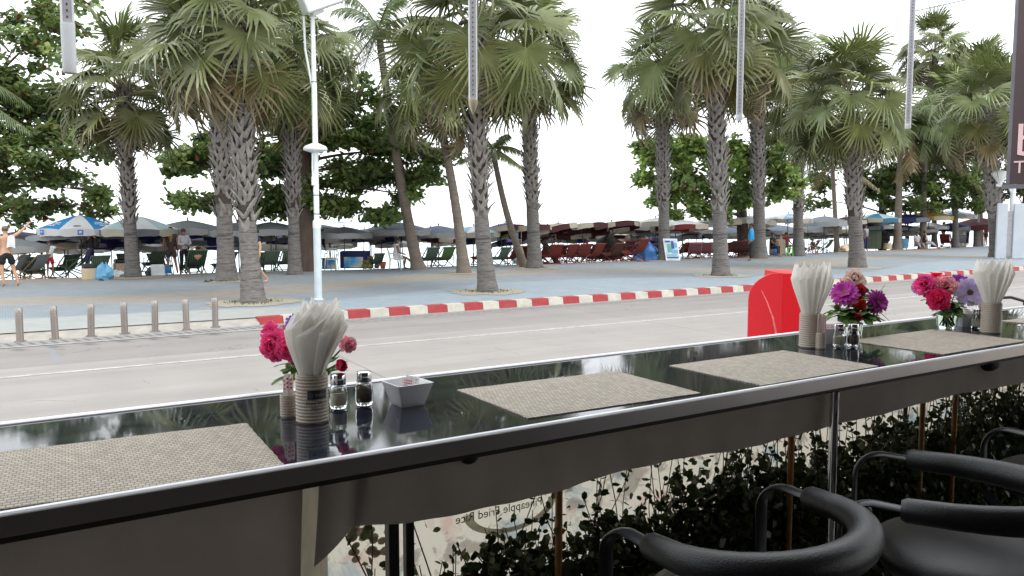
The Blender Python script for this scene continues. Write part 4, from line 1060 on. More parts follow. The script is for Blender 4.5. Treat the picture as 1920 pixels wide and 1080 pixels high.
q = GP(1622, 470); person('person in grey standing half behind the pale-trunked palm', q, -PI / 2, top=F_grey, bottom=F_navy, legcover=1.9)
q = GP(1664, 465); person('person in charcoal clothes and straw hat sitting with back turned on a bucket', (q[0], q[1], .05), PI / 2 + .5, pose='sit', top=F_char, bottom=F_char, legcover=1.9, sleeve=1.4, hat=F_straw, sc=1.15)
q = GP(1718, 467); person('person in pale grey blouse sitting on the ground beside the road kerb', (q[0], q[1], -.12), -PI / 2 - .3, pose='sit', top=F_lgrey, bottom=F_grey, legcover=1.8, legs=[((-.2, .3, .62), (-.25, .42, .3)), ((.2, .4, .58), (.3, .72, .3))], sc=1.1)
q = GP(1736, 467); person('person with bare arms sitting next to the one in pale grey blouse', (q[0] + .3, q[1] + .3, -.05), -PI / 2 + .5, pose='sit', top=F_brown, bottom=F_lgrey, legcover=1.7, legs=[((-.2, .4, .6), (-.1, .7, .3)), ((.2, .4, .55), (.3, .8, .28))], sc=1.1)
q = GP(1700, 462); person('person in grey standing between the two coconut trunks', q, -PI / 2, top=F_grey, bottom=F_navy, legcover=1.9, sc=1.1)
q = GP(1813, 461); person('person in blue standing beside a post under the wine parasol', q, PI / 2, top=F_blue, bottom=F_navy, legcover=1.9, sleeve=2, sc=1.15)
q = GP(1848, 461); person('person in red shirt standing near the white upright boards', q, PI / 2, top=F_red, bottom=F_navy, legcover=.8, sc=1.1)
q = GP(1768, 462); person('person in navy standing under the yellow parasol', q, PI / 2 + .4, top=F_navy, bottom=F_navy, legcover=1.9, sc=1.1)

# ================================================================== street things on the promenade
M_steel = mat('brushed_steel', hexc(160, 152, 146), rough=.38, metal=.85, var=.12, scale=4, stretch=(1, 1, .2), bump=.1)
rb = None
for k, (px, py) in enumerate([(38, 641), (104, 636), (171, 631), (234, 626), (291, 622), (350, 619), (404, 614)]):
    q = atz(px, py, .138)
    labs = ['steel bollard at the far left end of the row', 'second steel bollard from the left end', 'third steel bollard from the left end', 'steel bollard in the middle of the row of seven', 'steel bollard beside a red paint smear, third from the palm end', 'steel bollard second from the palm end', 'steel bollard nearest the thick palm, at the right end of the row']
    if rb is None:
        rb = empty('bollard', '', 'bollard'); mb = MB()
        mb.lathe([(.055, .0), (.055, .41), (.0535, .412), (.0535, .418), (.055, .42), (.055, .455), (.0535, .457), (.0535, .463), (.055, .465), (.055, .545), (.049, .555), (.03, .558)], 20); mb.build('post', M_steel, rb)
        mb = MB(); mb.lathe([(.095, 0), (.095, .008), (.06, .012)], 20)
        for a in range(4): mb.lathe([(.01, .008), (.01, .02)], 8, c=(.078 * math.cos(a * PI / 2 + .4), .078 * math.sin(a * PI / 2 + .4), 0))
        mb.build('base_plate', M_steel, rb); o = rb
    else: o = copy_tree(rb)
    o.location = (q[0], q[1], .139); o.rotation_euler = (random.Random(k).uniform(-.02, .02), -.012 * (k % 3), k)
    tag(o, labs[k], 'bollard', 'steel bollards along the lowered kerb')
# white lamp pole
q = GP(597, 562); root = empty('street_lamp', 'white lamp pole with a flat disc lamp and big floodlight box on top', 'street lamp', q)
M_pw = mat('white_painted_steel', hexc(222, 228, 228), rough=.45, var=.06, scale=3, dirt=.15); M_pwb = mat('bluish_white_paint', hexc(192, 203, 206), rough=.5, var=.08, scale=3, dirt=.2)
mb = MB(); mb.lathe([(.13, 0), (.13, .02), (.095, .05), (.095, 1.82)], 16); mb.build('lower_post', M_pwb, root)
mb = MB(); mb.lathe([(.1, 1.8), (.105, 1.86), (.1, 1.98), (.068, 2.02), (.068, 5.4), (.06, 5.42), (.055, 7.1)], 16); mb.build('upper_post', M_pw, root)
mb = MB()
for z in (2.15, 2.62, 5.4): mb.lathe([(.072, z), (.072, z + .02)], 16)
mb.build('clamp_bands', mat('dark_band', (.05, .05, .05)), root)
mb = MB(); mb.lathe([(.1, 3.68), (.29, 3.74), (.3, 3.78), (.26, 3.84), (.12, 3.9), (.07, 3.92)], 24); mb.build('disc_lamp', M_pw, root)
mb = MB(); mb.tube([(-.08, -.02, 2.95), (-.1, -.05, 3.3), (-.09, -.05, 3.66)], .022, 8); mb.bbox((-.085, -.03, 2.98), (.07, .07, .22), .01); mb.build('cable_conduit', M_pw, root)
mb = MB(); mb.tube([RGT * -.05 + V(0, 0, 5.3), RGT * -.2 + V(0, 0, 6.2), RGT * -.22 + V(0, 0, 7.0)], .03, 8); mb.build('side_strut', M_pw, root)
R_ = np.array(Matrix.Rotation(AZ - PI / 2 + .45, 3, 'Z')) @ np.array(Matrix.Rotation(-.42, 3, 'Y')) @ np.array(Matrix.Rotation(.1, 3, 'X'))
mb = MB(); mb.bbox((.22 * RGT[0], .22 * RGT[1], 7.44), (1.05, .6, .5), .03, R=R_); mb.build('floodlight_box', M_pw, root)
mb = MB(); mb.bbox((.1 * RGT[0], .1 * RGT[1], 7.12), (.3, .26, .16), .02, R=R_); mb.build('bracket', M_pw, root)
# lamp with glass cup by the sign (far right)
q = GP(1893, 484); root = empty('street_lamp', 'white promenade lamp with cup-shaped lanterns on curved arms beside the dark signboard', 'street lamp', q); d = float((q - CAM) @ FWD)
hz = lambda py: 2.12 + (414 - py) / 1500 * d - .13
mb = MB(); mb.tube([(0, 0, 0), (0, 0, hz(170))], .13, 12); mb.build('post', M_pw, root)
for i, (py, off) in enumerate(((348, -.72), (222, -.55))):
    mb = MB(); z = hz(py); mb.tube([RGT * 0 + V(0, 0, z - .55), RGT * off * .35 + V(0, 0, z - .05), RGT * off * 1.25 + V(0, 0, z)], .07, 8); mb.build('arm', M_pw, root)
    c = RGT * off + V(0, 0, z); mb = MB()
    mb.lathe([(.1, .0), (.12, .15), (.38, .5), (.42, .58)], 20, c=c); mb.build('lantern_glass', mat('lantern_glass', (.75, .76, .74), rough=.3), root)
    mb = MB(); mb.lathe([(.43, .58), (.45, .63), (.34, .72), (.05, .78)], 20, c=c); mb.build('lantern_cap', M_pw, root)
# white upright boards
q = GP(1890, 485); root = empty('display_board', 'pair of tall white upright boards standing on the promenade at the far right', 'sign board', q, AZ - PI / 2)
mb = MB(); mb.bbox((-.42, 0, 1.45), (.55, .12, 2.9), .02); mb.bbox((.58, .05, 1.45), (.75, .12, 2.9), .02); mb.build('boards', mat('board_white', hexc(176, 182, 190), rough=.5, var=.05, scale=2), root)
mb = MB(); mb.bbox((.04, .1, 1.3), (.3, .06, 2.4), .01); mb.build('grey_strip', mat('grey_strip', hexc(150, 150, 152), rough=.6), root)
# dark sign with pink letters, hung from the building line ahead
root = empty('shop_sign', 'dark brown hanging signboard with pale pink letters, cut by the right edge', 'sign', atd(1893, 345, 6.0), math.atan2(-atd(1893, 345, 6.0)[1], -atd(1893, 345, 6.0)[0]) + PI / 2 - .1)
M_sign = mat('sign_brown', hexc(74, 56, 58), rough=.5, var=.05); M_pink = mat('sign_pink', hexc(236, 200, 200), rough=.5, var=.02); M_sgr = mat('sign_side', hexc(110, 110, 116), rough=.5)
mb = MB(); mb.box((.45, 0.02, .95), (.9, .06, 1.9)); mb.build('panel', M_sign, root, smooth=0)
mb = MB(); mb.box((-.012, .03, .95), (.024, .07, 1.9)); mb.box((.45, .03, -.018), (1.0, .08, .03)); mb.box((.45, .055, .95), (.9, .01, 1.88)); mb.build('frame', M_sgr, root, smooth=0)
mb = MB(); vs, fs = text_mb('b', .34, ext=.004, align='LEFT'); mb.add(place(vs, (.02, -.014, .31), (1, 0, 0), (0, 0, 1), (0, -1, 0)), fs)
vs, fs = text_mb('T', .13, ext=.004, align='LEFT'); mb.add(place(vs, (.02, -.014, .118), (1, 0, 0), (0, 0, 1), (0, -1, 0)), fs); mb.build('lettering', M_pink, root, smooth=0)
mb = MB(); mb.tube([(-.0, 0, 1.9), (-.0, 0, 2.4)], .02, 8); mb.tube([(.9, 0, 1.9), (.9, 0, 2.4)], .02, 8); mb.tube([(-.3, 0, 2.4), (3.5, 0, 2.4)], .03, 8); mb.build('hanger', M_sgr, root)
# overhead cable
p0 = aty(1715, 21, 2.1); p1 = aty(1900, -22, 2.1)
tag(MB().tube([p0, (p0 + p1) / 2 + V(0, 0, -.003), p1], .0022, 5).build('overhead_cable', F_char), 'thin overhead cable crossing the sky at the top right', 'cable')
# red cabinet
c0 = aty(1403, 632, 4.6); root = empty('red_cabinet', 'bright red cabinet with a rounded top corner and a pale scuff, standing beyond the counter', 'cabinet', (c0[0] + .245 * RGT[0], c0[1] + .245 * RGT[1], .12), AZ - PI / 2)
M_redp = mat('red_gloss_paint', hexc(214, 24, 38), rough=.32, var=.05, scale=2, bump=.04, bscale=60)
d = float((c0 - CAM) @ FWD); W1 = 54 / 1500 * d; Ht = 2.12 - (511 - 414) / 1500 * d - .12
poly = [(-W1, 0), (0, 0), (0, Ht)] + [(-W1 + W1 * .95 * (1 - math.sin(t)), Ht - .72 * W1 * 1.35 * (1 - math.cos(t))) for t in [i / 10 * PI / 2 for i in range(11)]]
WS = 62 / 1500 * d; root.location = (c0[0] + WS * RGT[0], c0[1] + WS * RGT[1], .12)
ca, sa = 1.0, .55
mb = MB(); mb.prism(poly, 0, .02, plane='xz'); mb.v = [(x * ca, y - x * sa, z) for x, y, z in mb.v]; mb.build('rounded_panel', M_redp, root, smooth=25)
mb = MB(); vs = [(0.002, .001, 0), (.30, .02, 0), (.2, .6, 0), (0.002, .5, 0)]
mb.prism([(a, b) for a, b, c in vs], 0, Ht - .004); mb.build('side_body', M_redp, root, smooth=25)
mb = MB(); pts = [(-W1 * .62, .6 * Ht + .47), (-W1 * .45, .6 * Ht + .38), (-W1 * .25, .6 * Ht + .24), (-W1 * .1, .6 * Ht + .06), (-W1 * .05, .6 * Ht - .1)]
mb.tube([(a * ca, -a * sa - .0005, b) for a, b in pts], [.004, .008, .013, .017, .016], 6, flat=(.12, 1), up=(0, 1, 0)); mb.build('scuff', mat('scuff', hexc(226, 110, 110), rough=.6, var=.3, scale=30), root)
# boxes, bags and small items on the promenade edge
def simple(name, label, cat, parts, loc, rz=0.0, group=None, sm=35):
    if len(parts) == 1:
        o = parts[0][1].build(name, parts[0][2], None, smooth=sm, loc=loc, rz=rz); return tag(o, label, cat, group)
    r = empty(name, label, cat, loc, rz, group)
    for n, m, mm in parts: m.build(n, mm, r, smooth=sm)
    return r
def blob(rx, rz_, seed, n=14, m=9):
    rg = random.Random(seed); mb = MB(); vs = []; fs = []
    for i in range(m + 1):
        t = i / m
        for k in range(n):
            a = 2 * PI * k / n; r = rx * max((1 - t ** 4.5), .22) * (1 + .2 * math.sin(a * 3 + t * 3 + seed) + .12 * math.sin(a * 7 + seed * 2 + t * 5) + rg.uniform(-.1, .1))
            vs.append((r * math.cos(a) + .3 * rx * t * math.sin(seed), r * math.sin(a), rz_ * t * (1 + .22 * math.sin(a * 2 + seed))))
    for i in range(m):
        for k in range(n): fs.append((i * n + k, i * n + (k + 1) % n, i * n + n + (k + 1) % n, i * n + n + k))
    fs += [tuple(range(n - 1, -1, -1)), tuple(m * n + k for k in range(n))]
    return mb.add(vs, fs)
M_card = mat('cardboard', hexc(196, 178, 150), rough=.85, var=.1, scale=5); M_dkbag = mat('black_plastic', (.02, .02, .022), rough=.4); M_bbag = mat('light_blue_plastic', hexc(112, 176, 214), rough=.35, var=.12, bump=.5, bscale=18, trans=.2); M_wbag = mat('white_plastic', hexc(216, 220, 222), rough=.35, var=.1, bump=.5, bscale=18, trans=.2)
M_wpl = mat('white_moulded_plastic', hexc(214, 216, 216), rough=.4, var=.05); M_gpl = mat('lime_plastic', hexc(92, 196, 40), rough=.4, var=.05)
for px, py, lab in ((167, 524, 'cardboard carton with a black cover on top, left of the light blue bag'), (225, 512, 'cardboard carton with a black cover, just left of the sand-ringed palm')):
    q = GP(px, py); a = MB().bbox((0, 0, .19), (.38, .34, .38), .01); b = MB().bbox((0, 0, .46), (.37, .33, .16), .04)
    simple('carton', lab, 'carton', [('box', a, M_card), ('cover', b, M_dkbag)], q, .2, 'cartons under the parasols')
q = GP(193, 524); simple('plastic_bag', 'bulging light blue plastic bag next to the cartons', 'bag', [('bag', blob(.27, .5, 1), M_bbag)], q)
q = GP(218, 519); simple('plastic_bag', 'flat crumpled white plastic bag left of the sand-ringed palm', 'bag', [('bag', blob(.28, .22, 2), M_wbag)], q)
q = GP(296, 517); simple('shopping_bag', 'large white shopping bag right of the sand-ringed palm', 'bag', [('bag', MB().bbox((0, 0, .2), (.46, .2, .42), .03), M_wbag)], q)
q = GP(314, 513); simple('plastic_bag', 'small blue plastic bag beside the barefoot person', 'bag', [('bag', blob(.14, .32, 3), mat('blue_plastic', hexc(60, 130, 190), rough=.35, trans=.2))], q)
q = GP(284, 517); simple('bag', 'black bag leaning on the large white shopping bag', 'bag', [('bag', blob(.17, .28, 4), M_dkbag)], q)
for px, py, lab in ((388, 529, 'left black slipper of the pair by the palm'), (396, 528, 'right black slipper of the pair by the palm'), (98, 522, 'black sandal on the paving near the child'), (190, 526, 'dark sandal in front of the light blue bag')):
    q = GP(px, py); mb = MB(); mb.prism([(.045 * math.cos(t) * (1 + .15 * math.sin(t)), .13 * math.sin(t)) for t in [2 * PI * i / 14 for i in range(14)]], 0, .03)
    mb2 = MB().tube([(-.045, .02, .025), (0, .06, .07), (.045, .02, .025)], .012, 6); simple('slipper', lab, 'slipper', [('sole', mb, F_black), ('strap', mb2, F_black)], q, .6 * (px % 3), 'footwear left on the paving')
# white plastic chairs
def plastic_chair(label, loc, rz):
    r = empty('plastic_chair', label, 'chair', loc, rz, 'white plastic chairs')
    mb = MB(); mb.bbox((0, 0, .43), (.46, .44, .03), .012); mb.build('seat', M_wpl, r)
    for x, y in ((-.2, -.2), (.2, -.2), (-.21, .2), (.21, .2)): MB().tube([(x, y, .43), (x * 1.15, y * 1.15, 0)], [.024, .018], 6).build('leg', M_wpl, r)
    mb = MB(); mb.tube([(-.22, -.2, .43), (-.23, -.26, .7), (-.15, -.3, .84), (0, -.31, .87), (.15, -.3, .84), (.23, -.26, .7), (.22, -.2, .43)], .022, 8)
    for k in range(5): x = -.14 + k * .07; mb.tube([(x, -.22, .44), (x, -.3, .85 - abs(x) * .25)], .018, 5)
    mb.build('backrest', M_wpl, r)
    for s in (-1, 1): MB().tube([(s * .23, -.26, .66), (s * .27, 0, .66), (s * .25, .2, .6), (s * .21, .2, .43)], .02, 6).build('armrest', M_wpl, r)
    return r
plastic_chair('white plastic armchair under which the woman in white dress sits', (seat_w[0] - .02, seat_w[1], .13), -.35 - PI / 2)
q = GP(622, 506); plastic_chair('empty white plastic armchair beside the navy table', (q[0], q[1], .13), 2.6)
q = GP(575, 506); plastic_chair('white plastic armchair hidden behind the palm and lamp pole', (q[0], q[1] + .2, .13), 1.6)
# navy table with a picture banner
q = GP(664, 503); M_navyc = mat('navy_table_cloth', hexc(30, 36, 84), rough=.8, var=.1)
def bannerpic():
    m = mat('beach_picture', (.3, .5, .7), rough=.5); nt = m.node_tree; N = nt.nodes; L = nt.links; mul = N[m['col']]
    tc = N.new('ShaderNodeTexCoord'); nz = N.new('ShaderNodeTexNoise'); nz.inputs['Scale'].default_value = 2.5; L.new(tc.outputs['Object'], nz.inputs['Vector'])
    cr = N.new('ShaderNodeValToRGB'); E = cr.color_ramp.elements; E[0].position = .35; E[0].color = (*hexc(40, 130, 190), 1); E[1].position = .62; E[1].color = (*hexc(206, 190, 160), 1); e = E.new(.5); e.color = (*hexc(120, 180, 214), 1)
    L.new(nz.outputs['Fac'], cr.inputs['Fac']); L.new(cr.outputs['Color'], mul.inputs['A']); return m
M_pic = bannerpic()
a = MB().bbox((0, .25, .36), (1.15, .7, .72), .03); b = MB().box((0, -.112, .26), (.8, .012, .44))
simple('table', 'table draped in navy cloth with a blue beach picture banner on its front', 'table', [('cloth', a, M_navyc), ('banner', b, M_pic)], q, AZ - PI / 2)
q = GP(618, 507); simple('cooler_box', 'navy and blue cool box left of the draped table', 'cool box', [('box', MB().bbox((0, 0, .2), (.5, .35, .4), .03), M_pic), ('lid', MB().bbox((0, 0, .43), (.53, .38, .06), .02), M_navyc)], (q[0] + .3, q[1] + .9, .13), .3)
mb = MB(); rg = random.Random(8); q = GP(692, 503)
cc = []
for k in range(22):
    z = [.1, .27, .43][0 if k < 12 else (1 if k < 19 else 2)]; rr = [.28, .2, .08][0 if k < 12 else (1 if k < 19 else 2)]
    p = V(q[0] + rg.uniform(-rr, rr), q[1] + rg.uniform(-rr, rr), .13 + z); cc.append(p)
pc = None
M_coco = mat('brown_green_coconut', hexc(104, 98, 56), rough=.7, var=.35, scale=5)
for p in cc:
    if pc is None: pc = MB().ell((0, 0, 0), (.11, .11, .125), 10, 8).build('coconut', M_coco); o = pc
    else: o = pc.copy(); COL.objects.link(o)
    o.location = Vector(p); o.rotation_euler = (rg.uniform(0, 3), rg.uniform(0, 3), 0); tag(o, 'coconut in the heap beside the draped navy table', 'coconut', 'heap of coconuts')
q = GP(718, 503); simple('bucket', 'small orange-red bucket beside the coconut heap', 'bucket', [('bucket', MB().lathe([(.1, 0), (.14, .26), (.15, .27), (.13, .26), (.09, .03)], 16, capt=False), mat('orange_plastic', hexc(206, 92, 60), rough=.4))], q)
# blue tarpaulin, broom, poster board, stool, ball, plank
q = GP(1213, 487); mb = blob(.62, 1.0, 6, 18, 10); simple('tarpaulin', 'crumpled blue tarpaulin covering a heap beside the poster palm', 'tarpaulin', [('sheet', mb, mat('blue_tarp', hexc(70, 124, 188), rough=.5, var=.2, scale=4, bump=.8, bscale=7))], q)
q = GP(1163, 487); simple('covered_heap', 'dark covered heap behind the brown deck chairs', 'heap', [('cover', blob(.9, 1.15, 7, 18, 10), mat('dark_canvas', hexc(52, 46, 44), rough=.8, var=.2, bump=.6, bscale=8))], (q[0] + .4, q[1] + 1.6, .1))
q = GP(977, 497); M_straw = mat('broom_straw', hexc(164, 134, 92), rough=.9, var=.25, scale=20, stretch=(1, 1, .1)); mb = MB(); mb.lathe([(.22, 0), (.2, .3), (.12, .6), (.04, .82)], 14); mb2 = MB().tube([(0, 0, .7), (.05, .05, 1.75)], .018, 6)
simple('broom', 'straw broom standing upside against the leaning palm', 'broom', [('bristles', mb, M_straw), ('stick', mb2, M_wood)], q)
q = GP(967, 495); simple('post', 'short teal wooden post left of the straw broom', 'post', [('post', MB().bbox((0, 0, .85), (.24, .1, 1.7), .01), mat('teal_paint', hexc(120, 164, 172), rough=.7, dirt=.3))], q)
q = GP(1262, 489); root = empty('poster_board', 'leaning white-framed poster board with blue and green pictures at a palm foot', 'sign board', q, AZ - PI / 2 - .1)
d = float((q - CAM) @ FWD); s_ = d / 1500
mb = MB(); lean = lambda x, z: (x - .36 * z * .42, z * .14, z)
def lq(x0, x1, z0, z1, off): return [(x0 - .15 * z0, .15 * z0 - off, z0), (x1 - .15 * z0, .15 * z0 - off, z0), (x1 - .15 * z1, .15 * z1 - off, z1), (x0 - .15 * z1, .15 * z1 - off, z1)]
a_ = lq(-.34, .36, .02, 1.1, .0); b_ = lq(-.34, .36, .02, 1.1, -.04)
mb.add(a_ + b_, [(0, 1, 2, 3), (7, 6, 5, 4), (0, 4, 5, 1), (1, 5, 6, 2), (2, 6, 7, 3), (3, 7, 4, 0)]); mb.build('frame', M_wprint, root, smooth=0)
mb = MB()
for k, (x0, x1, z0, z1, mi) in enumerate([(-.3, .32, .06, 1.06, 0), (-.2, .06, .42, .84, 1), (.02, .16, .6, .98, 2), (.0, .3, .36, .54, 3), (-.26, .3, .13, .2, 2), (.18, .31, .66, .9, 3), (-.26, -.02, .92, 1.0, 2), (-.26, .24, .27, .31, 1)]):
    mb.add(lq(x0, x1, z0, z1, .004 + .003 * k), [(0, 1, 2, 3)], mi)
mb.build('pictures', [mat('poster_pale', hexc(190, 212, 230)), mat('poster_green', hexc(110, 170, 160)), mat('poster_navy', hexc(70, 84, 136)), mat('poster_blue', hexc(120, 170, 216))], root, smooth=0)
q = GP(1482, 480); root = empty('stool', 'bright lime green plastic stool left of the slim palm', 'stool', q, .4)
MB().bbox((0, 0, .45), (.34, .34, .05), .02).build('seat', M_gpl, root)
for x, y in ((-1, -1), (1, -1), (1, 1), (-1, 1)): MB().tube([(x * .13, y * .13, .44), (x * .19, y * .19, 0)], .035, 6).build('leg', M_gpl, root)
MB().bbox((0, -.15, .3), (.26, .03, .12), .01).build('stretcher', M_gpl, root)
q = GP(1456, 479); simple('beach_ball', 'blue and white beach ball beside the person in black', 'ball', [('ball', MB().ell((0, 0, .24), (.24, .24, .24), 16, 12), mat('ball_vinyl', hexc(110, 150, 205), rough=.3, var=.3, scale=1.5))], q)
q = GP(1464, 481); simple('plank', 'weathered plank leaning against the canvas box near the stool', 'plank', [('plank', MB().tube([(0, 0, 0), (.35, .3, 1.15)], .075, 4), M_wood)], q)
q = GP(1472, 478); simple('canvas_box', 'pale canvas-covered box behind the lime green stool', 'box', [('box', MB().bbox((0, .5, .45), (.95, .6, .9), .06), mat('pale_canvas', hexc(150, 142, 124), rough=.9, var=.15))], q, .2)
q = GP(1638, 467); root = empty('metal_cabinet', 'tall dark green metal cabinet under the teal parasol', 'cabinet', q, AZ - PI / 2); M_gcab = mat('dark_green_paint', hexc(66, 82, 60), rough=.6, var=.12, dirt=.3)
MB().bbox((0, .4, 1.0), (1.1, .8, 2.0), .03).build('body', M_gcab, root); MB().box((.3, -.006, 1.45), (.3, .012, .25)).build('notice', M_logo, root); MB().bbox((-.28, -.012, .95), (.5, .02, 1.7), .005).build('door', M_gcab, root)
q = GP(1694, 466); simple('bucket', 'light blue bucket between the coconut trunk and the pair on the ground', 'bucket', [('bucket', MB().lathe([(.28, 0), (.36, .7), (.38, .72), (.33, .7), (.25, .05)], 18, capt=False), mat('bucket_blue', hexc(120, 176, 204), rough=.4))], q)
q = GP(1664, 467); simple('bucket', 'upturned pale bucket used as a seat by the person in straw hat', 'bucket', [('bucket', MB().lathe([(.3, 0), (.26, .42)], 18), M_card)], (q[0], q[1], .13))
q = GP(1588, 472); simple('sack', 'tan sack on the sand left of the pale-trunked palm', 'sack', [('sack', blob(.5, .45, 9), M_card)], q)
q = GP(1804, 461); simple('post', 'square stone post under the wine parasol', 'post', [('post', MB().bbox((0, 0, .55), (.6, .4, 1.9), .03), M_white)], q)
# old log propped in the sand
q = aty(1036, 480, 31.6); simple('log', 'dark log leaning in the sand behind the red deck chairs', 'log', [('log', MB().tube([(0, 0, 0), (-.9, 0, 1.15)], .13, 10), M_bark3)], (q[0] + .3, 31.6, .05))
# ship far out
q = atz(632, 419.5, -1.0); root = empty('ship', 'tiny grey ship on the sea horizon above the parasols', 'ship', q, AZ - PI / 2)
mb = MB(); mb.prism([(-9, .2), (-10, 1.4), (10, 1.6), (9, .2)], -1.5, 1.5, plane='xz'); mb.build('hull', F_grey, root); MB().box((4, 0, 2.4), (5, 2, 1.8)).build('cabin', M_white, root)
# ================================================================== restaurant shell (dark, shades the foreground)
CT = 2.12 - .434; FLOOR = .62
M_wall = mat('interior_wall', hexc(112, 102, 94), rough=.8, var=.1); M_ceil = mat('interior_ceiling', hexc(140, 132, 124), rough=.8); M_floor = mat('restaurant_tiles', hexc(70, 62, 58), rough=.5, var=.15)
mb = MB(); mb.box((1.5, -2.9, FLOOR - .08), (17, 8.5, .16)); tag(mb.build('restaurant_floor', M_floor, smooth=0), kind='structure')
mb = MB(); mb.box((1.0, -3.2, 3.55), (16, 8.7, .12)); o = tag(mb.build('restaurant_roof', M_ceil, smooth=0), kind='structure')
mb = MB(); mb.box((1.0, -7.1, 2.0), (16, .12, 3.0)); o = tag(mb.build('restaurant_back_wall', M_wall, smooth=0), kind='structure')
for x, nm_ in ((-7.06, 'restaurant_side_wall'),):
    mb = MB(); mb.box((x, -2.9, 2.0), (.12, 8.4, 3.0)); tag(mb.build(nm_, M_wall, smooth=0), kind='structure')

# ================================================================== hanging light tubes along the awning edge
M_tubeg = glass('tube_plastic', (.97, .98, .98), .04, 1.25)
M_pcb = mat('light_strip_board', hexc(188, 188, 194), rough=.6, var=.12, scale=20); M_tw = mat('milky_tube_cap', hexc(236, 238, 240), rough=.35, var=.03, trans=.55); M_tip = mat('tube_tip', hexc(206, 192, 168), rough=.5, var=.1); M_dot = mat('led_dot', hexc(70, 70, 78), rough=.5)
tl = ['nearest and thickest light tube, its lower end milky white', 'light tube with a pointed beige tip in front of the middle palm', 'light tube hanging before the tall palm crown, square-ended', 'light tube hanging nearest the dark signboard']
for k, (px, py, rr) in enumerate([(131, 137, .0142), (887, 200, .0132), (1386, 226, .0118), (1702, 241, .0125)]):
    b = aty(px, py, 2.1); root = empty('light_tube', tl[k], 'light tube', b, math.atan2(-b[1], -b[0]) + PI / 2, 'hanging light tubes under the awning edge')
    H = 3.45 - b[2]; z0 = .11 if k == 0 else .02
    # milky half shell behind, grey board in front, small dots
    mb = MB(); n = 14; vs = []; fs = []
    for z in (z0, H):
        for i in range(n + 1):
            a = -.35 + i / n * (PI + .7); vs.append((rr * math.cos(a), rr * math.sin(a), z))
    for i in range(n): fs.append((i, i + 1, n + 2 + i, n + 1 + i))
    mb.add(vs, fs); mb.build('back_shell', M_tw, root, smooth=60)
    mb = MB(); mb.box((0, -.001, (z0 + H) / 2), (rr * 1.36, .0016, H - z0)); mb.build('circuit_board', M_pcb, root, smooth=0)
    mb = MB(); z = z0 + .015
    while z < H:
        mb.box((0, -.0024, z), (.003, .0012, .0035)); z += .014
    mb.build('dots', M_dot, root, smooth=0)
    mb = MB()
    if k == 0: mb.lathe([(rr * 1.02, 0), (rr * 1.05, z0)], 18); mb.lathe([(rr * .5, -.002), (rr, 0)], 18); mb.build('end_cap', M_tw, root)
    elif k == 1: mb.lathe([(.002, -.022), (rr * .45, -.012), (rr, .006), (rr * 1.03, .02)], 18); mb.build('end_cap', M_tip, root)
    else: mb.lathe([(rr * .98, 0), (rr * 1.04, .003), (rr * 1.04, .02)], 18); mb.build('end_cap', M_tw, root)
mb = MB(); mb.box((1, 2.1, 3.47), (16, .05, .05)); mb.box((6, 1.7, 3.47), (.05, 1.4, .05)); mb.box((-5, 1.7, 3.47), (.05, 1.4, .05)); tag(mb.build('awning_rail', M_steel, smooth=0), kind='structure')

# ================================================================== counter
def granite():
    m = mat('black_granite', (.015, .018, .028), rough=.08, var=.3, scale=60, spec=.9); nt = m.node_tree; N = nt.nodes; L = nt.links; b = N['Principled BSDF']
    tc = N.new('ShaderNodeTexCoord'); nz = N.new('ShaderNodeTexNoise'); nz.inputs['Scale'].default_value = 3.5; nz.inputs['Detail'].default_value = 8; nz.inputs['Roughness'].default_value = .65; L.new(tc.outputs['Object'], nz.inputs['Vector'])
    r = N.new('ShaderNodeMapRange'); r.inputs['From Min'].default_value = .38; r.inputs['From Max'].default_value = .68; r.inputs['To Min'].default_value = .015; r.inputs['To Max'].default_value = .09
    L.new(nz.outputs['Fac'], r.inputs['Value']); L.new(r.outputs['Result'], b.inputs['Roughness'])
    # wipe marks and water spots: pale dry film
    mp = N.new('ShaderNodeMapping'); mp.inputs['Scale'].default_value = (3, 14, 1); mp.inputs['Rotation'].default_value = (0, 0, .5); L.new(tc.outputs['Object'], mp.inputs[0])
    n2 = N.new('ShaderNodeTexNoise'); n2.inputs['Scale'].default_value = 1.6; n2.inputs['Detail'].default_value = 9; n2.inputs['Roughness'].default_value = .75; L.new(mp.outputs[0], n2.inputs['Vector'])
    r2 = N.new('ShaderNodeMapRange'); r2.inputs['From Min'].default_value = .5; r2.inputs['From Max'].default_value = .8; r2.inputs['To Max'].default_value = .22; L.new(n2.outputs['Fac'], r2.inputs['Value'])
    vo = N.new('ShaderNodeTexVoronoi'); vo.inputs['Scale'].default_value = 55; L.new(tc.outputs['Object'], vo.inputs['Vector'])
    sp = mth(N, L, 'MULTIPLY', mth(N, L, 'LESS_THAN', vo.outputs['Distance'], .07), .35)
    x = N.new('ShaderNodeMix'); x.data_type = 'RGBA'; L.new(mth(N, L, 'MAXIMUM', r2.outputs['Result'], sp), x.inputs['Factor']); L.new(N[m['col']].outputs['Result'], x.inputs['A']); x.inputs['B'].default_value = (.16, .18, .19, 1)
    L.new(x.outputs['Result'], b.inputs['Base Color'])
    return m
M_gran = granite()
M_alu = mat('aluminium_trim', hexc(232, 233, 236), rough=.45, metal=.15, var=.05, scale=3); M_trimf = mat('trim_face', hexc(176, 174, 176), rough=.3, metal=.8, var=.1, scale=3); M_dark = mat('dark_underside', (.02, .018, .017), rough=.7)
M_chrome = mat('chrome', (.75, .75, .77), rough=.08, metal=1.0, var=.03)
YN, YF = 1.375, 2.005
root = empty('bar_counter', 'long black granite bar counter with bright metal edges running along the open front', 'counter', (0, 0, CT))
X0, X1 = -1.6, 7.5; XM = (X0 + X1) / 2; LX = X1 - X0
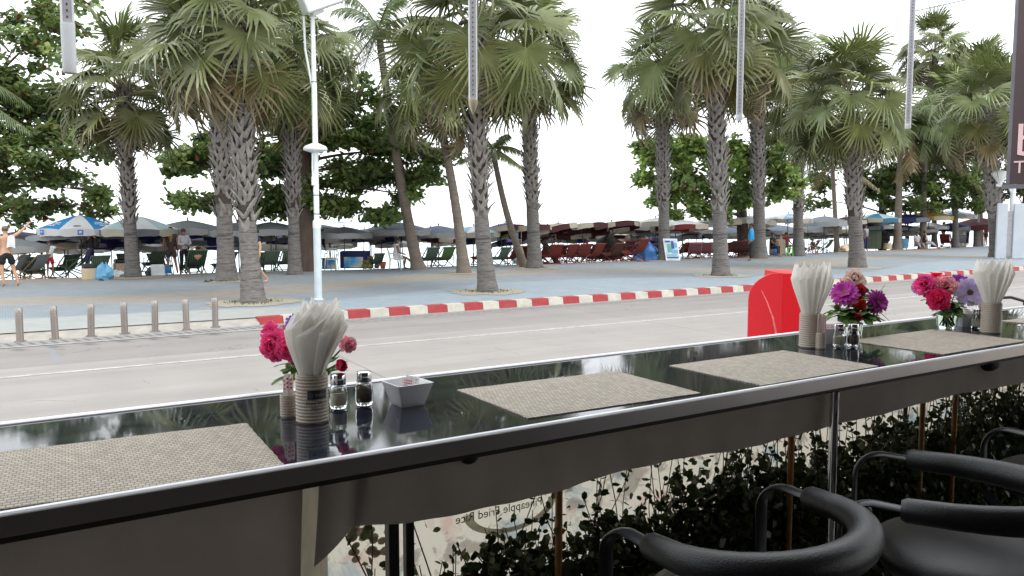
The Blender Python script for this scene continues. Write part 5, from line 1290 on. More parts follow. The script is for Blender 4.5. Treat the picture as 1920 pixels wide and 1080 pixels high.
MB().box((XM, (YN + YF) / 2, -.0125), (LX, YF - YN - .024, .025)).build('granite_top', M_gran, root, smooth=0)
mb = MB(); mb.bbox((XM, YN + .004, -.013), (LX, .016, .034), .003); mb.build('near_trim', M_alu, root, smooth=20)
mb = MB(); mb.box((XM, YN - .0055, -.016), (LX, .003, .032)); mb.build('trim_face', M_trimf, root, smooth=0)
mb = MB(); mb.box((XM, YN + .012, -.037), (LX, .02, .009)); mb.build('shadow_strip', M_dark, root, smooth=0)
mb = MB(); mb.bbox((XM, YF - .003, -.012), (LX, .018, .034), .003); mb.build('far_trim', M_alu, root, smooth=20)
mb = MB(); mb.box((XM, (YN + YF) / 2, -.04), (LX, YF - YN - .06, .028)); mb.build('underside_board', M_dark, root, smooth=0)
def legx(px, Y): return aty(px, 900, Y)[0]
for px, Y, r_, m_ in ((1560, 1.40, .0125, M_chrome), (1690, 1.95, .014, M_chrome)):
    MB().tube([(legx(px, Y), Y, -.05), (legx(px, Y), Y, FLOOR - CT)], r_, 14).build('leg', m_, root)
mb = MB(); q = aty(888, 852, 1.40); mb.ell((q[0], 1.42, -.05), (.022, .02, .02), 12, 8); mb.build('bracket_knob', M_dark, root)
mb = MB(); q = aty(1865, 705, 1.40); mb.ell((q[0], 1.42, -.055), (.05, .03, .03), 12, 8); mb.build('bracket_knob', M_dark, root)
# posts between counter and planting
M_brass = mat('golden_paint', hexc(150, 106, 52), rough=.45, var=.12); M_bpost = mat('black_post', (.012, .012, .013), rough=.4)
for px, w_, lab, m_ in ((735, .026, 'left black square post under the counter by the menu banner', M_bpost), (766, .021, 'right black square post under the counter by the menu banner', M_bpost)):
    X = aty(px, 1000, 1.66)[0]; tag(MB().bbox((0, 0, (CT - .06 - FLOOR + .3) / 2), (w_, w_, CT - .06 - FLOOR + .3), .002).build('post', m_, loc=(X, 1.66, FLOOR - .3)), lab, 'post', 'black posts under the counter')
for px, lab in ((1048, 'golden round post rising through the plants in the middle'), (1480, 'golden round post among the plants next to the chrome leg'), (1722, 'dark golden post deep in the plants at the right'), (1782, 'last golden post at the right under the counter')):
    X = aty(px, 950, 1.60)[0]; tag(MB().lathe([(.0095, 0), (.0095, CT - .06 - FLOOR + .3)], 14).build('post', M_brass, loc=(X, 1.60, FLOOR - .3)), lab, 'post', 'golden posts under the counter')

# ---- dark cloth skirt
M_skirt = mat('dark_brown_cloth_sheet', hexc(158, 150, 146), rough=.8, var=.14, scale=5, trans=.38, bump=.12, bscale=260)
M_clear = mat('crinkled_clear_tape', hexc(232, 226, 212), rough=.3, var=.25, scale=30, stretch=(1, 1, .2), bump=.9, bscale=30, trans=.5)
YS = 1.43
sk = lambda px, py: (aty(px, py, YS)[0], aty(px, py, YS)[2])
def cloth_sheet(poly_top, poly_bot, n=24, amp=.011, seed=0, Y=YS, nz=6):
    """between a top and a bottom polyline of (x,z)"""
    mb = MB(); vs = []; fs = []; rg = random.Random(seed)
    def samp(pl, t):
        f = t * (len(pl) - 1); i = min(int(f), len(pl) - 2); u = f - i; return (pl[i][0] * (1 - u) + pl[i + 1][0] * u, pl[i][1] * (1 - u) + pl[i + 1][1] * u)
    for i in range(n + 1):
        a = samp(poly_top, i / n); b = samp(poly_bot, i / n)
        for j in range(nz + 1):
            v = j / nz; x = a[0] + (b[0] - a[0]) * v; z = a[1] + (b[1] - a[1]) * v
            vs.append((x, Y + amp * v * (math.sin(x * 9 + seed) + .6 * math.sin(x * 21 + 2 * v) + .4 * math.sin(x * 47) + .5 * max(0, math.sin(x * 5.3 + seed)) ** 6 * math.sin(v * 3)), z))
    for i in range(n):
        for j in range(nz): fs.append((i * (nz + 1) + j, i * (nz + 1) + j + 1, (i + 1) * (nz + 1) + j + 1, (i + 1) * (nz + 1) + j))
    mb.add(vs, fs); return mb
ZT = CT - .03
root = empty('cloth_skirt', 'dark brown cloth skirt hanging under the counter edge, longer at the left end', 'cloth', (0, 0, 0))
x570, x602, x669, x664 = sk(569, 920)[0], sk(601, 920)[0], sk(669, 900)[0], sk(664, 980)[0]
xb1 = sk(557, 1075)[0]; xb2 = sk(585, 1070)[0]
cloth_sheet([(-1.2, ZT), (x570, ZT)], [(-1.2, .75), (xb1 - .03, .75)], seed=1).build('left_sheet', M_skirt, root, smooth=80)
zc1 = sk(585, 1062)[1]; zc2 = sk(668, 989)[1]
cloth_sheet([(x602, ZT), (x669 + .03, ZT)], [(xb2 + .002, zc1), (sk(667, 990)[0] + .012, zc2 + .001)], seed=2, n=12).build('middle_sheet', M_skirt, root, smooth=80)
tops = []; bots = []
for px, py in ((665, 989), (700, 985), (760, 980), (850, 962), (960, 939), (1060, 914), (1150, 888), (1260, 861), (1350, 846), (1440, 829), (1550, 800), (1700, 762), (1800, 738), (1920, 716)):
    x, z = sk(px, py); bots.append((x, z)); tops.append((x + (.005 if px == 665 else 0), ZT))
tops.append((7.4, ZT)); bots.append((7.4, bots[-1][1]))
cloth_sheet(tops, bots, n=140, amp=.0055, seed=3, Y=YS - .006).build('long_strip', M_skirt, root, smooth=80)
cloth_sheet([(x570 - .02, ZT), (x602 + .02, ZT)], [(xb1 - .06, .75), (xb2 + .03, .75)], seed=4, n=14, amp=.004, Y=YS + .02, nz=14).build('clear_strip', M_clear, root, smooth=0)

# ---- menu banner facing the street, seen from behind
YB = 1.985
def banner_mat():
    m = bpy.data.materials.new('banner_cloth'); m.use_nodes = True; nt = m.node_tree; N = nt.nodes; L = nt.links; b = N['Principled BSDF']; out = N['Material Output']
    tc = N.new('ShaderNodeTexCoord')
    def noise(sc, det=4, rough=.5, off=(0, 0, 0)):
        mp = N.new('ShaderNodeMapping'); mp.inputs['Location'].default_value = off; L.new(tc.outputs['Object'], mp.inputs[0])
        z = N.new('ShaderNodeTexNoise'); z.inputs['Scale'].default_value = sc; z.inputs['Detail'].default_value = det; z.inputs['Roughness'].default_value = rough; z.inputs['Distortion'].default_value = .6; L.new(mp.outputs[0], z.inputs['Vector']); return z.outputs['Fac']
    col = None
    base = (*hexc(226, 218, 200), 1)
    prev = base
    for sc, off, lo, hi, c, amt in ((5, (3, 0, 1), .55, .66, hexc(120, 158, 172), .75), (9, (9, 2, 4), .56, .62, hexc(120, 104, 96), .55), (6, (1, 5, 7), .58, .68, hexc(206, 164, 150), .55), (14, (4, 4, 2), .6, .66, hexc(90, 110, 84), .5)):
        f = noise(sc, 5, .6, off); r = N.new('ShaderNodeMapRange'); r.inputs['From Min'].default_value = lo; r.inputs['From Max'].default_value = hi; r.inputs['To Max'].default_value = amt; L.new(f, r.inputs['Value'])
        x = N.new('ShaderNodeMix'); x.data_type = 'RGBA'; L.new(r.outputs['Result'], x.inputs['Factor'])
        if col is None: x.inputs['A'].default_value = base
        else: L.new(col, x.inputs['A'])
        x.inputs['B'].default_value = (*c, 1); col = x.outputs['Result']
    L.new(col, b.inputs['Base Color']); b.inputs['Roughness'].default_value = .7
    tr = N.new('ShaderNodeBsdfTranslucent'); L.new(col, tr.inputs['Color']); ms = N.new('ShaderNodeMixShader'); ms.inputs['Fac'].default_value = .62
    L.new(b.outputs[0], ms.inputs[1]); L.new(tr.outputs[0], ms.inputs[2]); L.new(ms.outputs[0], out.inputs['Surface'])
    return m
M_banner = banner_mat()
root = empty('menu_banner', 'pale printed menu banner hung on the street side, its lettering seen reversed from behind', 'banner', (0, YB, 0))
mb = MB(); xs = [-1.2 + i * .1 for i in range(86)]; vs = []; fs = []
for x in xs:
    for j in range(7): vs.append((x, .006 * math.sin(x * 7) + .003 * math.sin(x * 23 + j), CT - .05 - j * .19))
for i in range(len(xs) - 1):
    for j in range(6): fs.append((i * 7 + j, i * 7 + j + 1, i * 7 + 8 + j, i * 7 + 7 + j))
mb.add(vs, fs); mb.build('cloth', M_banner, root, smooth=80)
M_ink = mat('banner_ink', hexc(70, 66, 62), rough=.8)
def btext(txt, px, py, size):
    q = aty(px, py, YB - .013); vs, fs = text_mb(txt, size, mirror=True, ext=.0002); mb = MB(); mb.add(place(vs, (q[0], -.013, q[2]), (1, 0, 0), (0, 0, 1), (0, -1, 0)), fs); mb.build('lettering', M_ink, root, smooth=0)
btext('Pineapple Fried Rice', 938, 957, .037); btext('Chop S', 858, 1082, .037)
M_plate = mat('printed_plate', hexc(186, 182, 168), rough=.8, trans=.5, var=.35, scale=20); M_food = mat('printed_food', hexc(176, 166, 150), rough=.8, trans=.3, var=.35, scale=30)
mb = MB(); q = aty(955, 975, YB)
for k in range(26):
    a = PI + PI * k / 26; r0, r1 = .135, .165
    mb.add([(q[0] + r * math.cos(aa) , -.012, q[2] + .05 + r * .5 * math.sin(aa)) for r, aa in ((r0, a), (r1, a), (r1, a + PI / 26), (r0, a + PI / 26))], [(0, 1, 2, 3)])
mb.build('printed_plate', M_plate, root, smooth=0)
rg = random.Random(12); mb = MB(); q = aty(690, 1010, YB)
for k in range(26):
    c = (q[0] + rg.uniform(-.055, .055), q[2] + rg.uniform(-.045, .045)); r = rg.uniform(.01, .018)
    mb.add([(c[0] + r * math.cos(t), -.0115 - .0002 * k, c[1] + r * .8 * math.sin(t)) for t in [2 * PI * i / 10 for i in range(10)]], [tuple(range(10))])
mb.build('printed_food', M_food, root, smooth=0)

# ---- planting under the counter
M_hleaf = mat('hedge_leaves', tint=True, rough=.4, var=.2, scale=20, trans=.3); M_stem = mat('hedge_stems', (.045, .03, .02), rough=.8)
rg = random.Random(15)
root = empty('hedge', 'dense dark leafy hedge growing in the gap under the counter', 'hedge', (0, 1.74, FLOOR - .3))
mbs = MB(); mbl = MB()
def hleaf(p, d, L_, col):
    d = unit(d); s = unit(np.cross(d, V(rg.gauss(0, 1), rg.gauss(0, 1), rg.gauss(0, 1)))); n_ = np.cross(s, d)
    vs = [p, p + d * L_ * .35 + s * L_ * .3, p + d * L_ * .75 + s * L_ * .28, p + d * L_ - n_ * L_ * .1, p + d * L_ * .75 - s * L_ * .28, p + d * L_ * .35 - s * L_ * .3]
    mbl.add(vs, [(0, 1, 2, 3, 4, 5)], 0, col)
zref = FLOOR - .3
htop = lambda X: 1.245 + .03 * math.sin(X * 7) + .03 * math.sin(X * 17 + 1) + .05 * min(max((X - 1.0) / 1.2, 0), 1) + .04 * min(max((X - 2.2) / 1.5, 0), 1)
X = .72
while X < 6.4:
    for _ in range(2):
        x = X + rg.uniform(-.09, .09); y = rg.uniform(-.14, .17); h = htop(x) - zref + rg.uniform(-.12, .06)
        if rg.random() < .3: h = min(htop(x) - zref + rg.uniform(.08, .26), CT - .1 - zref)
        pts = [V(x, y, 0)]; k = 7
        dx, dy = rg.gauss(0, .16), rg.uniform(-.05, .05)
        for i in range(1, k + 1): t = i / k; pts.append(V(x + dx * t * t + rg.uniform(-.012, .012), y + dy * t + rg.uniform(-.01, .01), h * t))
        mbs.tube(pts, [.004 - .0026 * i / k for i in range(k + 1)], 4)
        for i in range(int(24 if x < 1.3 else 30)):
            t = rg.uniform(.25, 1) ** .75; f = t * k; j = min(int(f), k - 1); p = pts[j] + (pts[j + 1] - pts[j]) * (f - j)
            if t < .93: p = p + V(rg.gauss(0, .028), rg.gauss(0, .03), rg.gauss(0, .02))
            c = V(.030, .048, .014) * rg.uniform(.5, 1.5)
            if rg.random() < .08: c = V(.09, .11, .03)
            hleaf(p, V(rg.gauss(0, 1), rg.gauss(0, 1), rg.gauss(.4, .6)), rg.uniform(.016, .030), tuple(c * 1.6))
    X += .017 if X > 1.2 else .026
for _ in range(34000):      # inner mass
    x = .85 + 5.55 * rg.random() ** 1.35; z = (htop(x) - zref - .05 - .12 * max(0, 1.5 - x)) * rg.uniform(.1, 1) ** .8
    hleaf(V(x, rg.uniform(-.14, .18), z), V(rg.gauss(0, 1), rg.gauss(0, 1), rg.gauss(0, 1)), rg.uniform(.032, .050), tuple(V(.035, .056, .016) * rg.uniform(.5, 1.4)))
q = aty(588, 1075, 1.5)
for k in range(9):
    p = V(q[0] + .012 * k * (-1) ** k * .4, 1.5 - 1.74 , q[2] - zref - .02 * k); hleaf(p, V(rg.uniform(-1, 1), 0, .3), .028, (.1, .16, .04))
mbs.tube([V(q[0], 1.5 - 1.74, 0), V(q[0], 1.5 - 1.74, q[2] - zref)], .003, 4)
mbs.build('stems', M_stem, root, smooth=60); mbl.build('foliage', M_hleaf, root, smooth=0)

# ================================================================== placemats
def woven(name):
    m = mat(name, hexc(176, 166, 150), rough=.75, var=.1, scale=25); nt = m.node_tree; N = nt.nodes; L = nt.links; b = N['Principled BSDF']; mul = N[m['col']]
    tc = N.new('ShaderNodeTexCoord'); sp = N.new('ShaderNodeSeparateXYZ'); L.new(tc.outputs['Object'], sp.inputs[0])
    u = mth(N, L, 'MULTIPLY', sp.outputs['X'], 1 / .0105); v = mth(N, L, 'MULTIPLY', sp.outputs['Y'], 1 / .0125)
    row = mth(N, L, 'FLOOR', v); uu = mth(N, L, 'ADD', u, mth(N, L, 'MULTIPLY', row, .5))
    fu = mth(N, L, 'ABSOLUTE', mth(N, L, 'SUBTRACT', mth(N, L, 'FRACT', uu), .5)); fv = mth(N, L, 'ABSOLUTE', mth(N, L, 'SUBTRACT', mth(N, L, 'FRACT', v), .5))
    hgt = mth(N, L, 'SUBTRACT', 1.0, mth(N, L, 'MAXIMUM', mth(N, L, 'POWER', mth(N, L, 'MULTIPLY', fu, 2), 4), mth(N, L, 'POWER', mth(N, L, 'MULTIPLY', fv, 2), 2.2)))
    cr = N.new('ShaderNodeValToRGB'); E = cr.color_ramp.elements; E[0].position = .05; E[0].color = (*hexc(66, 58, 52), 1); E[1].position = .5; E[1].color = (*hexc(182, 172, 156), 1); L.new(hgt, cr.inputs['Fac'])
    wn = N.new('ShaderNodeTexWhiteNoise'); wn.noise_dimensions = '2D'; cb = N.new('ShaderNodeCombineXYZ'); L.new(mth(N, L, 'FLOOR', uu), cb.inputs[0]); L.new(row, cb.inputs[1]); L.new(cb.outputs[0], wn.inputs['Vector'])
    r = N.new('ShaderNodeMapRange'); r.inputs['To Min'].default_value = .86; r.inputs['To Max'].default_value = 1.1; L.new(wn.outputs['Value'], r.inputs['Value'])
    x = N.new('ShaderNodeMix'); x.data_type = 'RGBA'; x.blend_type = 'MULTIPLY'; x.inputs['Factor'].default_value = 1; L.new(cr.outputs['Color'], x.inputs['A']); L.new(r.outputs['Result'], x.inputs['B']); L.new(x.outputs['Result'], mul.inputs['A'])
    bp = N.new('ShaderNodeBump'); bp.inputs['Strength'].default_value = .7; bp.inputs['Distance'].default_value = .0015; L.new(hgt, bp.inputs['Height']); L.new(bp.outputs['Normal'], b.inputs['Normal'])
    return m
M_mat = woven('woven_placemat')
def placemat(label, corners, seed):
    rg = random.Random(seed); P_ = [atz(px, py, CT) if px > -5 else None for px, py in corners]
    return P_
def mat_at(label, cx, cy, w_, h_, rz, seed):
    rg = random.Random(seed); mb = MB(); n, m_ = 44, 30; vs = []; fs = []
    for i in range(n + 1):
        for j in range(m_ + 1):
            x = (i / n - .5) * w_; y = (j / m_ - .5) * h_
            if i in (0, n): x += rg.uniform(-.0012, .0012)
            if j in (0, m_): y += rg.uniform(-.0012, .0012)
            vs.append((x, y, .0022 + .0012 * max(0, math.sin(x * 14 + seed) * math.sin(y * 17))))
    for i in range(n):
        for j in range(m_): fs.append((i * (m_ + 1) + j, (i + 1) * (m_ + 1) + j, (i + 1) * (m_ + 1) + j + 1, i * (m_ + 1) + j + 1))
    b0 = [i * (m_ + 1) for i in range(n + 1)] + [n * (m_ + 1) + j for j in range(1, m_ + 1)] + [i * (m_ + 1) + m_ for i in range(n - 1, -1, -1)] + [j for j in range(m_ - 1, 0, -1)]
    k = len(vs); vs += [(vs[i][0], vs[i][1], .0002) for i in b0]
    for a in range(len(b0)): c = (a + 1) % len(b0); fs.append((b0[a], k + a, k + c, b0[c]))
    mb.add(vs, fs); o = mb.build('placemat', M_mat, smooth=40, loc=(cx, cy, CT + .0003), rz=rz); tag(o, label, 'placemat', 'woven placemats on the counter')
mat_at('woven beige placemat at the left end, overlapping the counter edge', .165, 1.565, .50, .355, -.06, 1)
mat_at('woven beige placemat right of the white square bowl', 1.218, 1.60, .51, .345, -.035, 2)
mat_at('woven beige placemat just in front of the second napkin holder', 1.93, 1.573, .52, .345, .005, 3)
mat_at('woven beige placemat between the zinnia bouquet and the carnation glass', 2.84, 1.593, .55, .355, .0, 4)
mat_at('woven beige placemat at the far right end of the counter', 3.88, 1.59, .5, .35, .0, 5)

# ================================================================== things on the counter
M_cer = mat('ribbed_grey_ceramic', hexc(172, 160, 146), rough=.45, var=.08, scale=12, dirt=.1); M_pap = mat('white_paper_napkin', hexc(246, 244, 239), rough=.85, var=.03, scale=8, trans=.5); M_wcer = mat('white_porcelain', hexc(232, 234, 236), rough=.12, var=.02)
M_glass = glass('clear_glass'); M_salt = mat('salt', hexc(226, 216, 196), rough=.9, var=.1, scale=200, bump=.4, bscale=500); M_pep = mat('ground_pepper', hexc(104, 84, 66), rough=.95, var=.3, scale=250, bump=.5, bscale=500); M_black = mat('black_label', (.012, .012, .014), rough=.4)
M_lw = mat('label_white', (.7, .7, .7), rough=.6); M_pink2 = mat('sachet_print', hexc(214, 60, 84), rough=.6); M_sach = mat('paper_sachet', hexc(236, 230, 228), rough=.6, var=.05, trans=.2); M_psach = mat('pinkish_sachet', hexc(226, 200, 196), rough=.6, trans=.2)
def cup_mb(r, h, ribs, wall=.004):
    pr = [(r * .9, 0), (r * .96, .003)]; n = ribs * 6
    for i in range(n + 1): t = i / n; pr.append((r * (1 + .02 * math.sin(t * ribs * 2 * PI)), .004 + (h - .006) * t))
    pr += [(r - .001, h), (r - wall, h), (r - wall, .012), (0.001, .010)]
    return MB().lathe(pr, 40, capt=False)
FACE0 = lambda p: math.atan2(-p[1], -p[0]) + PI / 2      # local -Y towards the camera
def curved_text(mb, txt, size, r, z, a0=-PI / 2, off=.0004):
    vs, fs = text_mb(txt, size, ext=.0)
    out = []
    for x, y, c in vs: a = a0 + x / r; out.append(((r + off) * math.cos(a), (r + off) * math.sin(a), z + y))
    mb.add(out, fs)
def napkin_holder(label, p, r, h, ribs, rz, printed=True):
    root = empty('napkin_holder', label, 'napkin holder', p, rz, 'napkin holders on the counter')
    cup_mb(r, h, ribs).build('cup', M_cer, root, smooth=50)
    if printed:
        R1 = r * 1.021 + .0006; a0 = -PI / 2 + .35
        mb = MB(); n = 12; vs = []; fs = []
        for z in (h * .52, h * .70):
            for i in range(n + 1): a = a0 - .62 + 1.24 * i / n; vs.append((R1 * math.cos(a), R1 * math.sin(a), z))
        for i in range(n): fs.append((i, i + 1, n + 2 + i, n + 1 + i))
        mb.add(vs, fs); mb.build('label', M_black, root)
        mb = MB(); r3 = R1 + .0006
        for i in range(20):
            t0, t1 = 2 * PI * i / 20, 2 * PI * (i + 1) / 20; q = []
            for rr, t in ((.0046, t0), (.0056, t0), (.0056, t1), (.0046, t1)):
                a = a0 - .45 + rr * math.cos(t) / r3; q.append((r3 * math.cos(a), r3 * math.sin(a), h * .61 + rr * math.sin(t)))
            mb.add(q, [(0, 1, 2, 3)])
        curved_text(mb, 'lb', .0065, R1, h * .61, a0 - .45, .0006); curved_text(mb, 'Beach', .010, R1, h * .61, a0 + .14, .0006) if False else None
        for k in range(5): 
            q = []
            for dx, dz in ((-.0018, -.003), (.0018, -.003), (.0018, .003 - .0012 * (k % 2)), (-.0018, .003 - .0012 * (k % 2))):
                a = a0 + (-.004 + .0055 * k + dx) / r3; q.append((r3 * math.cos(a), r3 * math.sin(a), h * .61 + dz))
            mb.add(q, [(0, 1, 2, 3)])
        mb.build('logo_print', M_gprint, root, smooth=0)
        mb = MB(); curved_text(mb, 'Free Wi-Fi', .0115, R1, h * .44, a0, .0004); curved_text(mb, 'Password', .0075, R1, h * .33, a0, .0004); mb.build('lettering', M_black, root, smooth=0)
    return root
def napkins(p, rcup, hcup, height, spread, n, label, group, seed, rz=0.0, wmax=.2, asym=0.0, lean=(0, 0, 0)):
    """folded paper napkins standing fanned in the cup, each one a folded sheet with a pointed top"""
    rg = random.Random(seed)
    sp = 2 * PI / n
    for k in range(n):
        a = sp * k + rz; mb = MB()
        fr = .5 * (1 + math.cos(a + sp * .6 - math.atan2(-p[1], -p[0])))       # 1 on the side of the stools
        H = height * rg.uniform(.95, 1.03) * (1 - asym * fr); dl = sp * rg.uniform(1.25, 1.5) + wmax
        R1 = spread * rg.uniform(.93, 1.04); ln = np.array(lean)
        def pt(u, z, rr): 
            q = a + dl * u; t = max(z, 0) / height
            return V(math.cos(q) * rr, math.sin(q) * rr, z) + ln * t * t
        zs = [(-hcup * .8, rcup * .55), (0, rcup * .74), (H * .25, rcup * .74 + (R1 - rcup * .74) * .36), (H * .5, rcup * .74 + (R1 - rcup * .74) * .76), (H * .70, R1)]
        vs = []; fs = []
        for th in (0, .0022):
            c = len(vs)
            for i, (z, rr) in enumerate(zs):
                for u, ins in ((0, -.007), (.30, .0), (.62, .007), (1.0, .020)):
                    vs.append(pt(u, z + (H * .10 * u if i == 4 else 0), rr - ins * (.4 + .6 * max(z, 0) / H) - th))
            for i in range(4):
                for j in range(3): fs.append((c + i * 4 + j, c + i * 4 + j + 1, c + i * 4 + j + 5, c + i * 4 + j + 4))
            tp = len(vs); vs += [pt(.50, H * .90, R1 * .93 - th), pt(.78, H, R1 * .86 - th)]
            o_ = c + 16; fs += [(o_, o_ + 1, tp), (o_ + 1, o_ + 2, tp + 1, tp), (o_ + 2, o_ + 3, tp + 1)]
        # rolled free edge joining both layers
        m2 = len(vs) // 2
        for i in range(4): fs.append((i * 4, i * 4 + 4, m2 + i * 4 + 4, m2 + i * 4))
        mb.add(vs, fs); o = mb.build('paper_napkin', M_pap, smooth=0, loc=(p[0], p[1], CT + hcup)); tag(o, label, 'napkin', group)
def toothpick_cup(label, p, r, h, seed):
    root = empty('toothpick_holder', label, 'toothpick holder', p, 0, 'small ribbed toothpick holders'); cup_mb(r, h, 8, .003).build('cup', M_cer, root, smooth=50)
def stick_sachets(p, h, n, label, group, m_, ht=.046, seed=1, wd=.009):
    rg = random.Random(seed); fz = FACE0(p)
    for k in range(n):
        o = empty('stick_sachet', label, 'sachet', (p[0] + RGT[0] * (k - (n - 1) / 2) * .008, p[1] + RGT[1] * (k - (n - 1) / 2) * .008 - .002 * (k % 2), p[2] + .012), fz, group)
        mb = MB(); H = h - .012 + ht * rg.uniform(.85, 1.05); lx = rg.uniform(-.004, .004)
        vs = []; 
        for z, th in ((0, .0008), (H * .1, .0022), (H * .9, .0022), (H, .0004)): x = lx * z / H; vs += [(x - wd / 2, 0, z), (x, -th, z), (x + wd / 2, 0, z), (x, th, z)]
        fs = []
        for i in range(3):
            for j in range(4): fs.append((i * 4 + j, i * 4 + (j + 1) % 4, i * 4 + 4 + (j + 1) % 4, i * 4 + 4 + j))
        mb.add(vs, fs); mb.build('paper', m_, o, smooth=0)
        mb = MB()
        for q in range(3):
            z = H * (.62 + .11 * q); x = lx * z / H; mb.add([(x - wd * .28, -.0026, z), (x + wd * .22, -.0026, z + .001), (x + wd * .3, -.0026, z + .004), (x - wd * .2, -.0026, z + .005)], [(0, 1, 2, 3)])
        if m_ is M_sach: mb.build('print', M_pink2, o, smooth=0)
def shaker(label, p, fill, level, slope, group):
    root = empty('shaker', label, 'shaker', p, FACE0(p), group); 
    mb = MB(); out = [(.015, 0), (.0185, .0015), (.0205, .008), (.0215, .022), (.0205, .04), (.0178, .054), (.0162, .06)]
    mb.lathe(out + [(.0145, .06), (.0162, .053), (.0188, .04), (.0196, .022), (.0185, .009), (.001, .0075)], 32, capt=False); mb.build('glass', M_glass, root, smooth=50)
    mb = MB(); pr = [(.001, .0085), (.0176, .0098), (.0188, .022)]; 
    if level > .03: pr += [(.0183, .037)]
    n = 32; rad = .0188 if level < .035 else .0178
    vs = []; fs = []
    for r_, z in pr + [(rad, level)]:
        for k in range(n): a = 2 * PI * k / n; vs.append((r_ * math.cos(a), r_ * math.sin(a), z + (slope * math.cos(a) if z == level else 0)))
    m_ = len(pr) + 1
    for i in range(m_ - 1):
        for k in range(n): fs.append((i * n + k, i * n + (k + 1) % n, i * n + n + (k + 1) % n, i * n + n + k))
    fs.append(tuple((m_ - 1) * n + k for k in range(n))); mb.add(vs, fs); mb.build('contents', fill, root, smooth=50)
    mb = MB(); mb.lathe([(.0175, .0565), (.0182, .058), (.0182, .076), (.0172, .0795), (.012, .0808), (.001, .081)], 32, capb=False); mb.build('cap', M_chrome, root, smooth=40)
def bowl(label, p, s, h, rz):
    root = empty('sugar_bowl', label, 'bowl', p, rz, 'white square bowls'); mb = MB(); vs = []; fs = []
    def ring(w_, z, r_):
        out = []
        for cx, cy, a0 in ((1, 1, 0), (-1, 1, PI / 2), (-1, -1, PI), (1, -1, 1.5 * PI)):
            for i in range(4): a = a0 + i / 3 * PI / 2; out.append((cx * (w_ - r_) + r_ * math.cos(a), cy * (w_ - r_) + r_ * math.sin(a), z))
        return out
    for w_, z, r_ in ((s * .60, 0, .004), (s * .64, .002, .005), (s * .97, h - .002, .005), (s, h, .005), (s - .0045, h, .004), (s * .66, .006, .004), (s * .3, .005, .003)): vs += ring(w_, z, r_)
    for i in range(6):
        for k in range(16): fs.append((i * 16 + k, i * 16 + (k + 1) % 16, i * 16 + 16 + (k + 1) % 16, i * 16 + 16 + k))
    fs += [tuple(range(15, -1, -1)), tuple(6 * 16 + k for k in range(16))]
    mb.add(vs, fs); mb.build('dish', M_wcer, root, smooth=40); return root
def flat_sachets(p, n, zb, label, group, seed, rz):
    rg = random.Random(seed)
    for k in range(n):
        o = empty('sachet', label, 'sachet', (p[0] + rg.uniform(-.006, .006), p[1] + .006 * (k - n / 2), p[2] + zb), rz + rg.uniform(-.35, .35), group)
        tl_ = rg.uniform(-.35, .2); w_, h_ = .032, .05
        f = lambda x, z, of=0: (x * math.cos(tl_) - z * math.sin(tl_), -.012 * z / h_ - of + .25 * z * (k % 2) , x * math.sin(tl_) + z * math.cos(tl_))
        mb = MB(); vs = []; fs = []
        for z in (0, .006, h_ * .5, h_ - .005, h_):
            b_ = .0014 if 0 < z < h_ else 0
            for i, x in enumerate((-w_, -w_ * .5, 0, w_ * .5, w_)): vs.append(f(x * .5, z, b_ * (1 - abs(i - 2) / 2)))
        for i in range(4):
            for j in range(4): fs.append((i * 5 + j, i * 5 + j + 1, i * 5 + j + 6, i * 5 + j + 5))
        mb.add(vs, fs); mb.build('paper', M_sach, o, smooth=0)
        mb = MB()
        for row in range(3):
            z = h_ * (.84 - .13 * row); x = -w_ * .32
            while x < w_ * .3:
                l = rg.uniform(.002, .004); mb.add([f(x, z, .0022), f(x + l, z, .0022), f(x + l, z + .003, .0022), f(x, z + .003, .0022)], [(0, 1, 2, 3)]); x += l + .0012
        mb.build('print', M_pink2, o, smooth=0)
        hp = []
        for i in range(25): t = 2 * PI * i / 24; hp.append((.0068 * math.sin(t) ** 3, .0058 * (math.cos(t) - .38 * math.cos(2 * t) - .14 * math.cos(3 * t))))
        mb = MB()
        for i in range(24):
            q = []
            for s_, (a, b) in ((1, hp[i]), (1, hp[i + 1]), (.72, hp[i + 1]), (.72, hp[i])): q.append(f(a * s_ + .004, h_ * .38 + b * s_, .0024))
            mb.add(q, [(0, 1, 2, 3)])
        mb.build('heart_mark', mat('sachet_red', hexc(190, 40, 60)), o, smooth=0)

# ---- flowers
M_pet = mat('petals', tint=True, rough=.6, var=.1, scale=60, trans=.3); M_gl = mat('flower_greens', tint=True, rough=.5, var=.15, scale=40, trans=.25)
def petal(mb, o, d, up, L_, W_, curl, col, rg, ruff=0.0, n=4):
    d = unit(d); s = unit(np.cross(d, up)); up = np.cross(s, d); vs = []; fs = []
    for i in range(n + 1):
        t = i / n; w_ = W_ * (math.sin(PI * (.12 + .72 * t)) ** .8); c = o + d * L_ * t + up * curl * L_ * t * t
        for j in (-1, -.4, .4, 1): vs.append(c + s * w_ * j * .5 + up * (ruff * L_ * (rg.uniform(-1, 1) if i >= n - 1 else .2 * rg.uniform(-1, 1)) + .12 * W_ * abs(j)))
    for i in range(n):
        for j in range(3): fs.append((i * 4 + j, i * 4 + j + 1, i * 4 + j + 5, i * 4 + j + 4))
    mb.add(vs, fs, 0, col)
